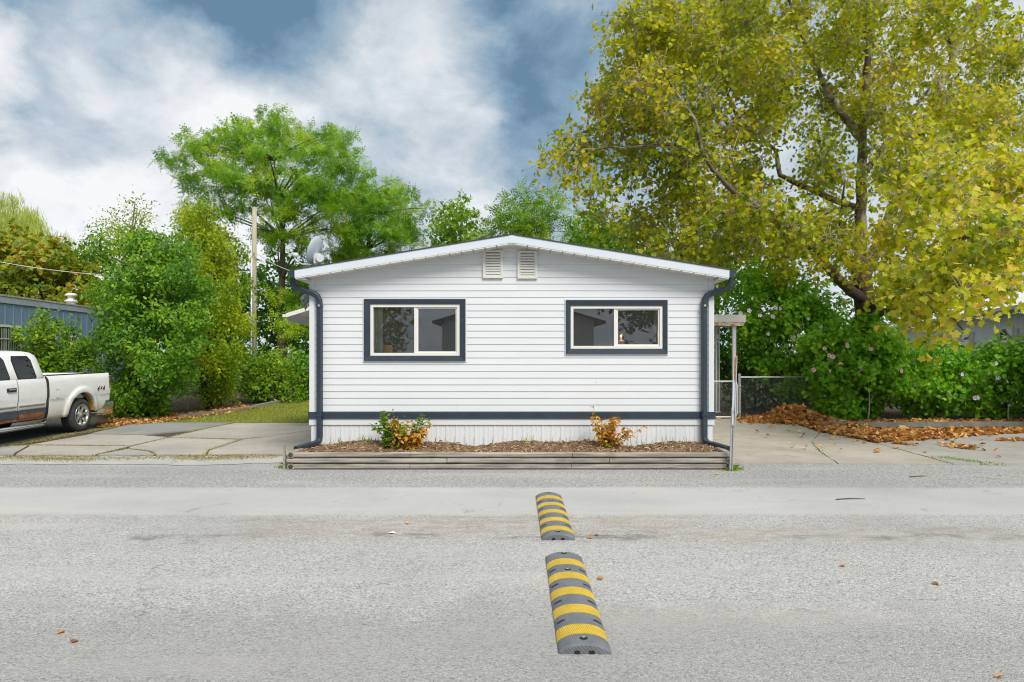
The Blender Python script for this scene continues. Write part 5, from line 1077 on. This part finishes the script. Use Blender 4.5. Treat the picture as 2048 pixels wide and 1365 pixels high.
# ------------------------------------------------------------------ satellite dish, lantern, awning, pole, cables
m_dish = mat('grey_dish', (.46, .53, .58), .45, .08, 4); m_dw = mat('pale_plastic', (.60, .61, .62), .5, .05)
dsh = thing('satellite_dish', 'grey satellite dish on the left end of the white roof', 'satellite dish', (P(632, 530, 11.5).x, 11.5, 3.05))
dc = P(629, 502, 11.5); dn = Vector((-.92, .20, .30)).normalized(); prof = [(0, -.055), (.08, -.05), (.15, -.035), (.20, -.014), (.225, 0), (.229, .006), (.225, -.004), (.20, -.022), (.145, -.045), (.0, -.066)]
vv = MB().lathe(dc, dn, prof, 36); up_ = Vector((0, 0, 1)) - dn * dn.z; up_.normalize()
vv.v = [tuple(Vector(p) + up_ * ((Vector(p) - dc).dot(up_)) * .12) for p in vv.v]; vv.build('reflector', m_dish, dsh, True, fix=False)
back = dc - dn * .07; foot = P(634, 531, 11.55)
MB().box(back.x - .06, back.x + .05, back.y - .06, back.y + .05, back.z - .20, back.z - .03).build('bracket', m_dw, dsh)
MB().lathe(back + Vector((.05, -.07, -.12)), (0.3, -1, 0), [(.0, .02), (.06, .02), (.07, 0), (.06, -.02), (.0, -.02)], 18).build('elevation_plate', m_dw, dsh)
MB().tube([back - Vector((0, 0, .1)), foot - Vector((0, 0, .12))], .022, 8).build('mast', m_galv, dsh)
lnb = P(589, 512, 11.2); MB().tube([dc - up_ * .24 - dn * .03, P(604, 529, 11.3), P(592, 522, 11.2), lnb], .014, 7).build('feed_arm', m_dw, dsh, True)
MB().tube([lnb + Vector((-.03, .03, .03)), lnb + Vector((.02, 0, .01)), lnb + Vector((.06, -.02, -.005))], [.032, .036, .026], 12).build('feed_horn', m_dw, dsh); MB().box(lnb.x - .05, lnb.x + .05, lnb.y - .02, lnb.y + .03, lnb.z + .02, lnb.z + .05).build('converter', m_dw, dsh)
m_lant = mat('pewter_lantern', (.28, .28, .27), .45, .15, 10, metal=.5)
lx = P(611, 0, 11.75).x; lc = Vector((lx, 11.75, P(0, 622, 11.75).z))
lan = thing('wall_lantern', 'pewter carriage lantern on the left side wall of the house', 'lantern', lc)
hL = (622 - 588) * 11.75 / F
MB().lathe(lc, (0, 0, 1), [(.0, 0), (.008, .0), (.01, .03), (.03, .05), (.04, .06)], 10).build('finial', m_lant, lan); MB().lathe(lc, (0, 0, 1), [(.094, .185), (.098, .195), (.085, .215), (.07, .25), (.035, .275), (.012, .285), (.0, .3)], 8).build('cap', m_lant, lan)
for k in range(6):
    a = 6.2832 * k / 6; MB().tube([lc + Vector((.04 * math.cos(a), .04 * math.sin(a), .06)), lc + Vector((.078 * math.cos(a), .078 * math.sin(a), .185))], .006, 5).build('rib', m_lant, lan)
MB().lathe(lc, (0, 0, 1), [(.036, .062), (.072, .183)], 6).build('glass', glassmat('lantern_glass', (.8, .85, .85), 1.3), lan, fix=False); MB().tube([lc + Vector((0, .0, .2)), lc + Vector((.07, 0, .16)), Vector((XL - .0, 11.75, lc.z + .12))], .012, 6).build('arm', m_lant, lan); box('wall_plate', m_lant, lan, XL - .02, XL - .001, 11.69, 11.81, lc.z + .05, lc.z + .19)
aw = thing('door_awning', 'small white scalloped awning on the left side of the house', 'awning', (XL - .6, 14, 2.3))
AD = 13.6; e0 = P(572, 628, AD); xin = XL; zi = e0.z + (XL - e0.x) * .30; ln = 2.4
MB().prism([(e0.x, AD, e0.z + .01), (xin, AD, zi + .01), (xin, AD, zi - .06), (e0.x, AD, e0.z - .07)], (0, .03, 0)).build('front_trim', m_frame, aw)
for i in range(12): y = AD + .032 + i * .2; MB().prism([(e0.x, y, e0.z - .012), (xin, y, zi - .012), (xin, y, zi - .03), (e0.x, y, e0.z - .03)], (0, .19, 0)).build('panel', m_cream, aw)
MB().box(e0.x - .07, e0.x - .005, AD, AD + ln, e0.z - .06, e0.z - .01).build('gutter', m_frame, aw)
sc = [(AD + .03 + i * .1, e0.z - .175 if i % 2 else e0.z - .15) for i in range(17)]; sc = [(AD + .03 + i * .145, z) for i, (y, z) in enumerate(sc)]
MB().add([(e0.x + .004, y, e0.z - .065) for y, z in sc] + [(e0.x + .004, y, z) for y, z in sc] + [(e0.x + .012, y, e0.z - .065) for y, z in sc] + [(e0.x + .012, y, z) for y, z in sc], [(i, i + 1, 18 + i, 17 + i) for i in range(16)] + [(34 + i, 35 + i, 52 + i, 51 + i) for i in range(16)] + [(17 + i, 18 + i, 52 + i, 51 + i) for i in range(16)]).build('scalloped_valance', m_cream, aw)
t = NT('weathered_pole'); f = t.noise(6, 6, .65, stretch=(5, 5, .4)); t.set(Base_Color=t.ramp(f, [(.3, (.30, .27, .18)), (.7, (.52, .49, .37))]), Roughness=.9)
PD = 24.
up = thing('utility_pole', 'bare wooden utility pole with white conduit left of the house', 'pole', (P(507, 800, PD).x, PD, 0))
MB().tube([P(507.5, 802, PD), P(508, 560, PD), P(509, 415, PD)], [.095, .085, .075], 12).build('shaft', t.m, up, True)
MB().tube([P(502.5, 800, PD - .06), P(503.5, 516, PD - .06)], .032, 8).build('conduit', m_white, up, True)
for yy in (560, 640, 700): q = P(503.2, yy, PD - .06); MB().lathe(q, (0, 0, 1), [(.036, -.02), (.036, .02)], 8).build('clamp', m_galv, up, fix=False)
MB().tube([P(506, 508, PD - .1), P(499, 520, PD - .15), P(501, 545, PD - .12), P(503, 515, PD - .06)], .012, 6).build('service_loop', m_dw, up)
def cable(label, a, b, sag, r=.012):
    n = 24; pts = [a.lerp(b, i / n) + Vector((0, 0, -sag * 4 * (i / n) * (1 - i / n))) for i in range(n + 1)]
    tag(MB().tube(pts, r, 5).build('overhead_cable', m_dw, None, True), label, 'cable')
cable('thin pale service cable from the wooden pole towards the house roof', P(509, 504, PD), Vector((XL - .1, 12.2, 3.02)), .12, .010)
cable('thin pale cable crossing in front of the orange maple', P(-160, 488, 22), P(505, 542, PD), .55, .010)

# ------------------------------------------------------------------ rubber speed bumps
t = NT('grey_rubber'); o_ = t.co(); f = t.noise(8, 5, .6); v = t.node("ShaderNodeTexWave", wave_type='BANDS', bands_direction='DIAGONAL'); v.inputs['Scale'].default_value = 28; t.l.new(o_, v.inputs[0])
t.set(Base_Color=t.mix(t.mr(t.noise(120, 3, .6), .5, .7, 0, .5), t.ramp(f, [(.3, (.105, .115, .13)), (.7, (.165, .18, .195))]), (.19, .195, .20)), Roughness=.8); t.bump(v.outputs['Fac'], .35, .006); m_gr = t.m
t = NT('yellow_rubber'); o_ = t.co(); f = t.noise(9, 5, .65); v = t.node("ShaderNodeTexWave", wave_type='BANDS', bands_direction='X'); v.inputs['Scale'].default_value = 26; v.inputs['Distortion'].default_value = .6
mp = t.node("ShaderNodeMapping"); mp.inputs['Rotation'].default_value = (0, 0, .35); t.l.new(o_, mp.inputs[0]); t.l.new(mp.outputs[0], v.inputs[0])
c = t.ramp(f, [(.3, (.52, .33, .018)), (.7, (.68, .47, .03))]); c = t.mix(t.mr(v.outputs['Fac'], .75, .95, 0, .35), c, (.68, .53, .16)); c = t.mix(t.mr(t.noise(26, 5, .7), .58, .72, 0, .5), c, (.22, .17, .07)); t.set(Base_Color=c, Roughness=.6); t.bump(v.outputs['Fac'], .6, .006); m_yr = t.m
def bump_z(x, w=.15, h=.055): return h * (max(0., 1 - (abs(x) / w) ** 2.4)) ** .75 + .006
def speed_bump(label, xn, yn, xf, yf, w):
    root = thing('speed_bump', label, 'speed bump', ((xn + xf) / 2, (yn + yf) / 2, .0), 'rubber speed bumps across the road')
    A, B = Vector((xn, yn, 0)), Vector((xf, yf, 0)); L = (B - A).length; d = (B - A) / L; sd = Vector((d.y, -d.x, 0)); h = .055
    xs = [w / 2 * q for q in (-1, -.96, -.85, -.7, -.5, -.25, 0, .25, .5, .7, .85, .96, 1)]
    def pt(s, x, dz=0): return A + d * s + sd * x + Vector((0, 0, bump_z(x, w / 2, h) + dz))
    body = MB(); ss = [0, .02, L - .02, L]; v, f = [], []
    for s in ss:
        e = -.012 if s in (0, L) else 0
        for x in xs: v.append(pt(s, x, e if bump_z(x, w / 2, h) > .02 else 0))
    n = len(xs)
    for i in range(3):
        for j in range(n - 1): f.append((i * n + j, i * n + j + 1, (i + 1) * n + j + 1, (i + 1) * n + j))
    k = len(v); v += [A + sd * x for x in xs] + [B + sd * x for x in xs]
    for j in range(n - 1): f.append((j, j + 1, k + j + 1, k + j)); f.append((3 * n + j, 3 * n + j + 1, k + n + j + 1, k + n + j))
    bo = body.add(v, f).build('body', m_gr, root)
    nb_ = 5; pitch = L / nb_
    for b in range(nb_):
        s0 = .14 + b * (L - .26) / (nb_ - .30); s1 = s0 + .14; v, f = [], []
        for s in (s0, s1):
            for x in xs: v.append(pt(s, x, .004))
            v += [pt(s, xs[-1], -.004), pt(s, xs[0], -.004)]
        m_ = n + 2
        for j in range(m_): f.append((j, (j + 1) % m_, m_ + (j + 1) % m_, m_ + j))
        f += [tuple(range(m_)), tuple(range(m_, 2 * m_))[::-1]]
        MB().add(v, f).build('yellow_band', m_yr, root)
        if b < nb_ - 1:
            sm = s1 + ((L - .26) / (nb_ - .30) - .14) * .45
            for q in (-1, 1):
                xa, xb = q * w * .30, q * w * .46; MB().add([pt(sm, xa, .003), pt(sm, (xa + xb) / 2, .003), pt(sm, xb, .003), pt(sm + .022, xb, .003), pt(sm + .022, (xa + xb) / 2, .003), pt(sm + .022, xa, .003)], [(0, 1, 4, 5), (1, 2, 3, 4)]).build('slot', m_dark, root)
    for s in (.075, L * .5 - .02, L - .06, L * .735):
        q = pt(s, .0, .0015); MB().lathe(q, (0, 0, 1), [(.0, .0), (.024, .0)], 14).build('bolt_hole', m_dark, root, fix=False); MB().lathe(q + Vector((0, .012, 0)), (0, 0, 1), [(.0, .002), (.011, .002)], 12).build('bolt', m_galv, root, fix=False)
    for x in (-.045, .04):
        q = A + sd * x - d * .002; MB().add([q + sd * -.016, q + sd * .016, q + sd * .016 + Vector((0, 0, .022)), q + sd * -.016 + Vector((0, 0, .022))], [(0, 1, 2, 3)]).build('cable_channel', m_dark, root, fix=False)
g = G(1170, 1309); g2 = G(1127, 1117); speed_bump('nearer grey and yellow striped rubber speed bump lying on the road', g.x, g.y, g2.x, g2.y, .305)
g = G(1117, 1081); g2 = G(1097, 994); speed_bump('farther grey and yellow striped rubber speed bump closer to the house', g.x, g.y, g2.x, g2.y, .31)

# ------------------------------------------------------------------ bed plants
def bed_plant(name, label, px, py, h, parts, r=random):
    D_ = 10.62; b = P(px, py, D_); b.z = mulch_h(b.x, D_); root = thing(name, label, 'plant', b)
    stem = MB(); LV = {}
    heads = MB()
    for (m, n, w, lean, hh, leaf, key, hd) in parts:
        pos, ax, nr, sz, rn = [], [], [], [], []
        for i in range(n):
            a = Vector((b.x + r.gauss(lean[0], w * .4), b.y + r.uniform(-.1, .1), b.z - .01)); tip = a + Vector((r.gauss(lean[1], w), r.uniform(-.12, .12), hh * r.uniform(.55, 1.05)))
            p = bez(a, tip, .02, 6); limb(stem, p, .005, .002, 4)
            for j in range(16):
                t_ = r.uniform(.12, 1); q = p[0].lerp(p[-1], t_); k_ = min(5, int(t_ * 6)); q = p[k_].lerp(p[k_ + 1], t_ * 6 - k_); a_ = r.uniform(0, 6.28)
                pos.append(q); ax.append((math.cos(a_), math.sin(a_), r.uniform(-.6, .5) if key != 'dead' else r.uniform(-1.2, .1))); nr.append((r.gauss(0, .4), -.4 + r.gauss(0, .3), 1)); sz.append(leaf * r.uniform(.6, 1.2)); rn.append(r.random())
            if r.random() < hd: heads.lathe(tip, (0, 0, 1), [(.0, -.004), (.011, .0), (.013, .008), (.007, .018), (.0, .02)], 8)
        o = scatter('leaves', T_OV, np.array(pos), np.array(ax), np.array(nr), np.array(sz), np.array(rn), m, root); 
    stem.build('stem', mat('dry_stem', (.16, .15, .05), .8, .3), root, fix=False)
    if heads.v: heads.build('seed_heads', m_barkd, root, True, fix=False)
bed_plant('coneflower_plant', 'leafy green coneflower with dark seed heads in the timber bed', 785, 886, .5, [(l_mid, 24, .12, (-.02, -.05), .58, .095, 'live', .5), (l_mid, 8, .06, (.22, .24), .56, .08, 'live', .8), (l_amb, 6, .08, (.0, -.02), .62, .05, 'dead', .6)])
bed_plant('withered_plant', 'withered orange plant leaning beside the green coneflower', 818, 890, .4, [(l_amb, 22, .12, (.02, .08), .42, .085, 'dead', .25), (l_amb, 9, .06, (-.10, -.08), .46, .08, 'dead', .2)])
bed_plant('withered_plant', 'withered amber plant standing alone below the smaller window', 1222, 896, .5, [(l_amb, 22, .14, (0, .04), .54, .085, 'dead', .35), (l_amb, 8, .04, (-.06, -.2), .62, .08, 'dead', .7), (l_mid, 5, .08, (0, 0), .2, .05, 'live', 0)])

tree('yard_shrub', 'dark leafy shrub behind the chain link fence right of the gate', 'shrub', (P(1510, 830, 20.5).x, 20.5), [P(1510, 820, 20.5), P(1510, 760, 20.5)], .05, [(1500, 720, 40, 19.8, 21.5), (1450, 740, 34, 19.8, 21.5), (1540, 740, 40, 19.8, 21.5), (1480, 780, 36, 19.6, 21), (1540, 790, 36, 19.6, 21), (1440, 650, 34, 20, 22), (1440, 700, 34, 20, 22), (1600, 780, 40, 20, 21.5)], T_OV, .13, 200, l_dk, m_barkd, 22, .35, -.1, 12, crownname='foliage', trunkname='stem')
tree('yard_shrub', 'dim shrubs beyond the left chain link fence', 'shrub', (P(400, 800, 28).x, 28), [P(400, 790, 28), P(400, 750, 28)], .05, [(x, 745, 34, 27, 29.5) for x in range(330, 500, 34)] + [(x, 775, 26, 27, 29) for x in range(330, 500, 34)], T_OV, .14, 150, l_bush, m_barkd, 22, .35, -.1, 12, crownname='foliage', trunkname='stem')
tree('yard_shrub', 'low green growth under the blue trailer behind the pickup', 'shrub', (P(180, 790, 18.5).x, 18.5), [P(180, 825, 18.5), P(180, 790, 18.5)], .04, [(150, 770, 22, 18.3, 19.5), (190, 780, 24, 18.2, 19.4), (225, 800, 22, 17.6, 18.8), (110, 770, 24, 18.4, 19.5), (245, 820, 16, 17.2, 18), (205, 750, 20, 18.2, 19.2)], T_OV, .10, 190, l_bush, m_barkd, 20, .3, -.1, 10, crownname='foliage', trunkname='stem')
# ------------------------------------------------------------------ grass, weeds, fallen leaves
l_straw = leafmat('straw_grass', [(0, (.16, .17, .03)), (.4, (.28, .25, .07)), (.75, (.42, .34, .15)), (1, (.52, .44, .24))], .3, .8)
def blades(name, pts, h, label, per=1, cat='grass', m=None, wid=.006, lean=.5):
    pts = np.repeat(np.asarray(pts, float), per, 0); n = len(pts); pts = pts + rng.normal(size=(n, 3)) * [.02, .02, 0]
    ax = np.stack([rng.normal(size=n) * lean, rng.normal(size=n) * lean, np.ones(n)], 1); nr = rng.normal(size=(n, 3))
    T = (np.array([(0, -1, 0), (0, 1, 0), (.6, .7, 0), (1, 0, .25), (.6, -.7, 0)], float) * [1, wid / h, 1], np.array([(0, 1, 2, 3), (0, 3, 4, 0)]))
    T = (T[0], np.array([(0, 1, 2), (0, 2, 4), (4, 2, 3)]))
    o = scatter(name, T, pts, ax, nr, h * rng.uniform(.5, 1.3, n), np.clip(rng.normal(.5, .25, n), 0, 1), m or l_grs, None); return tag(o, label, cat, kind='stuff')
def along(pxs, n, jit=.03):
    out = []
    for a, b in zip(pxs[:-1], pxs[1:]):
        A, B = G(*a), G(*b); k_ = max(2, int(n * (B - A).length))
        for i in range(k_): q = A.lerp(B, random.random()); out.append((q.x + random.gauss(0, jit), q.y + random.gauss(0, jit), 0))
    return out
def inpoly(poly, n):
    p = np.array([(q[0], q[1]) for q in poly]); lo, hi = p.min(0), p.max(0); out = []
    while len(out) < n:
        c = rng.uniform(lo, hi, (n * 2, 2)); ins = np.zeros(len(c), bool); j = len(p) - 1
        for i in range(len(p)):
            cond = ((p[i, 1] > c[:, 1]) != (p[j, 1] > c[:, 1])) & (c[:, 0] < (p[j, 0] - p[i, 0]) * (c[:, 1] - p[i, 1]) / (p[j, 1] - p[i, 1] + 1e-12) + p[i, 0]); ins ^= cond; j = i
        out += [(a, b, 0) for a, b in c[ins]]
    return np.array(out[:n])
pts = inpoly([G(300, 847), G(760, 846), G(800, 800), G(610, 792), G(560, 806), G(508, 819), G(452, 828), G(360, 840)], 26000); blades('lawn_grass', pts, .055, 'mown green lawn strip beside the left driveway', lean=.7)
cracks = [[(191, 911), (260, 894), (337, 876), (403, 860), (466, 847)], [(60, 891.5), (260, 893)], [(337, 876), (485, 880), (533, 875)], [(485, 880), (417, 902), (413, 911)], [(255, 899), (301, 904), (311, 911)], [(181, 870), (284, 872), (337, 876)], [(420, 857), (337, 876)]]
pts = [q for c in cracks for q in along(c, 420, .014)]; pts = [p for p in pts if rng.random() < .35 + .65 * (math.sin(p[0] * 2.1 + p[1]) > 0)]
pts += along([(-150, 922), (0, 897), (130, 871), (275, 847)], 700, .07) + along([(-150, 918), (60, 917), (180, 919), (330, 916), (560, 914)], 700, .13) + along([(350, 917), (420, 919), (500, 915)], 800, .13) + along([(60, 919), (180, 921)], 700, .12)
blades('joint_grass', pts, .032, 'dry grass growing in the driveway joints and verge', m=l_straw, lean=1.4)
pts = along([(1625, 885), (1640, 905), (1675, 928)], 25, .02) + along([(1700, 878), (1900, 929)], 16, .02) + along([(1880, 917), (1980, 930)], 700, .07) + along([(1455, 941), (1475, 938)], 1500, .05) + along([(560, 935), (590, 937)], 500, .04) + along([(1560, 860), (1600, 868)], 120, .06) + along([(1990, 857), (2048, 856)], 500, .1)
blades('kerb_weeds', pts, .045, 'weeds and grass tufts along the right concrete and sign post', m=l_mid, lean=.9)
pts = np.array([(x, rng.uniform(10.85, 11.0), 0) for x in rng.uniform(-2.95, 2.95, 70)] + [(c + rng.normal() * .03, 10.98 - rng.random() * .1, 0) for c in (-2.75, -2.4, -2.25, -1.95, -1.6, .2, .55, 2.05, 2.55) for _ in range(5)]); pts[:, 2] = [mulch_h(a, b) for a, b, _ in pts]
blades('bed_weeds', pts, .13, 'thin grass weeds against the white skirting', m=l_mid, lean=.35, wid=.005)
def litter(name, label, pts, leaf, m=l_dry, cat='leaves', tilt=.5, zoff=.01, tm=T_LB):
    pts = np.asarray(pts, float); n = len(pts); ax = np.stack([rng.normal(size=n), rng.normal(size=n), rng.normal(size=n) * tilt * .5], 1); nr = np.stack([rng.normal(size=n) * tilt, rng.normal(size=n) * tilt, np.ones(n)], 1)
    pts = pts + np.stack([np.zeros(n), np.zeros(n), zoff + rng.random(n) * .03], 1); T = (tm[0] * [1, 1, 2.2], tm[1])
    return tag(scatter(name, T, pts, ax, nr, leaf * rng.uniform(.55, 1.2, n), rng.random(n), m, None), label, cat, kind='stuff')
# heap beside the gate
hc = G(1590, 848); n = 2600; a = rng.normal(size=(n, 2)) * [.5, .30]; hz = .36 * np.exp(-(a[:, 0] / .5) ** 2 / 1.6 - (a[:, 1] / .36) ** 2 / 1.6)
litter('leaf_heap', 'heap of dry orange-brown leaves by the hedge near the gate', np.stack([hc.x + .15 + a[:, 0], 16.9 + a[:, 1], hz * rng.random(n) ** .25], 1), .13, tilt=.9)
q1 = inpoly([G(1600, 850), G(1690, 848), G(1760, 862), G(2048, 860), G(2048, 868), G(1830, 884), G(1760, 886), G(1700, 878), G(1640, 866)], 2300); q2 = inpoly([G(1700, 868), G(1850, 866), G(1800, 886), G(1745, 888)], 900)
litter('leaf_drift', 'drift of dry brown leaves along the kerb on the right', np.concatenate([q1, q2]) + [0, 0, .02], .12, tilt=.6)
q3 = inpoly([(7.2, 15.9), (14, 15.9), (14, 17.2), (7.2, 17.0)], 1500); litter('hedge_leaf_litter', 'dry leaf litter under the right hedge', q3, .11, tilt=.6)
q4 = inpoly([G(190, 857), G(300, 849), G(365, 841), G(452, 829), G(520, 817), G(480, 812), G(380, 828), G(240, 836)], 2600); litter('shrub_leaf_litter', 'brown leaf litter under the big bush on the left', q4, .085, tilt=.6)
q5 = np.concatenate([inpoly([G(1500, 845), G(2048, 872), G(2048, 928), G(1500, 905)], 70), np.array(along([(1790, 890), (1830, 893)], 60, .05)), np.array(along([(1890, 893), (1945, 902)], 110, .08)), np.array(along([(2005, 884), (2048, 883)], 90, .05))]); litter('scattered_leaves', 'loose dry leaves scattered over the right concrete', q5 + [0, 0, .022], .09, tilt=.4)
FL = ['orange leaf on the road just right of the white paper scrap', 'brown leaf on the near road at the far left', 'dark leaf next to the brown leaf at the far left of the road', 'orange leaf at the foot of the timber bed near the sign post',
      'dark brown leaf alone on the right half of the road', 'small reddish leaf on the road right of the two speed bumps', 'tan leaf on the gravel below the right concrete slabs', 'dark leaf touching the near end of the farther speed bump', 'tan leaf beside the near end of the farther speed bump', 'brown leaf right of the top of the nearer speed bump', 'orange leaf at the bottom right corner of the road']
for i, (px, py, c_) in enumerate([(818, 1049, .8), (128, 1265, .5), (143, 1287, .1), (1437, 950, .8), (1867, 1168, .1), (1690, 1134, .4), (2000, 952, .7), (1183, 1077, .3), (1190, 1072, .7), (1205, 1160, .4), (2005, 1356, .6)]):
    me = LM[0].copy(); me.materials.clear(); me.materials.append(l_dry); me.attributes['rnd'].data.foreach_set('value', [c_] * len(me.vertices))
    o = link('fallen_leaf', me); q = G(px, py); o.location = (q.x, q.y, .012); o.rotation_euler = (random.uniform(-.3, .3), random.uniform(-.3, .3), random.uniform(0, 6.3)); o.scale = (.048, .048, .08)
    tag(o, FL[i], 'leaf', 'fallen leaves on the road')
q = G(784, 1068); o = MB().add([(q.x - .05, q.y + .03, .006), (q.x + .0, q.y - .02, .012), (q.x + .05, q.y - .015, .006), (q.x + .01, q.y + .035, .016)], [(0, 1, 2, 3)]).build('paper_scrap', m_frame, None); tag(o, 'small white paper scrap lying on the road', 'litter')
for px, py, L_, a_, lb in ((1840, 955, .16, .2, 'short bent twig on the gravel by the right concrete'), (1704, 1000, .2, .05, 'thin dark twig on the smooth road strip')):
    q = G(px, py); tag(MB().tube([(q.x - L_, q.y - .02, .01), (q.x, q.y + .02, .014), (q.x + L_ * .8, q.y + a_ * .2, .01)], [.006, .007, .003], 5).build('twig', m_barkd, None, True), lb, 'twig')

# ------------------------------------------------------------------ across the street, seen only in the window panes
gh = thing('grey_house', 'grey gabled house across the street, reflected in the larger window', 'house', (1.0, -13, 0))
m_gw = mat('grey_siding', (.62, .63, .64), .6, .05, 2)
for i in range(14): z = .5 + i * .2; MB().prism([(-3.4, -12.0, z), (-3.4, -11.98, z), (-3.4, -12.0, z + .199)], (7.5, 0, 0)).build('plank', m_gw, gh)
MB().box(-3.38, 4.08, -19, -12.01, 0, 3.3).build('wall', m_gw, gh)
for s in (-1, 1): MB().prism([(.35, -11.6, 4.5), (.35 + s * 4.3, -11.6, 3.25), (.35 + s * 4.3, -11.6, 3.12), (.35, -11.6, 4.36)], (0, -7.8, 0)).build('roof', m_shingle, gh)
MB().prism([(-3.38, -12.05, 3.3), (4.08, -12.05, 3.3), (.35, -12.05, 4.4)], (0, -.1, 0)).build('gable', m_gw, gh); MB().box(-3.5, -3.4, -11.99, -11.9, 0, 3.1).build('downspout', m_frame, gh)
MB().box(-1.2, .2, -11.99, -11.95, 1.3, 2.5).build('window', m_frame, gh)
for (x, y, h, m_, lb) in ((-8.5, -17, 6, l_mpl, 'rust-coloured tree across the street, reflected in the left pane'), (7.5, -13, 9, l_dk, 'dark tall tree across the street, reflected in the smaller window'), (11.5, -16, 10, l_hib, 'broad green tree across the street beyond the dark tree'), (-14, -18, 8, l_bush, 'green tree across the street at the far corner')):
    rt = thing('street_tree', lb, 'tree', (x, y, 0), 'trees across the street'); w = MB(); limb(w, [Vector((x, y, 0)), Vector((x + .1, y, h * .4)), Vector((x, y, h * .8))], .2, .05, 8); w.build('trunk', m_barkd, rt, True, fix=False)
    n = 60; u = unit(rng.normal(size=(n, 3))) * (rng.random(n) ** .4)[:, None] * [2.6, 2.4, h * .42] + [x, y, h * .58]; lv, _ = leaves_from(np.concatenate([u, np.full((n, 1), .7)], 1), 60, .6, .3, -.2, 6); scatter('crown', T_OV, *lv, m_, rt)
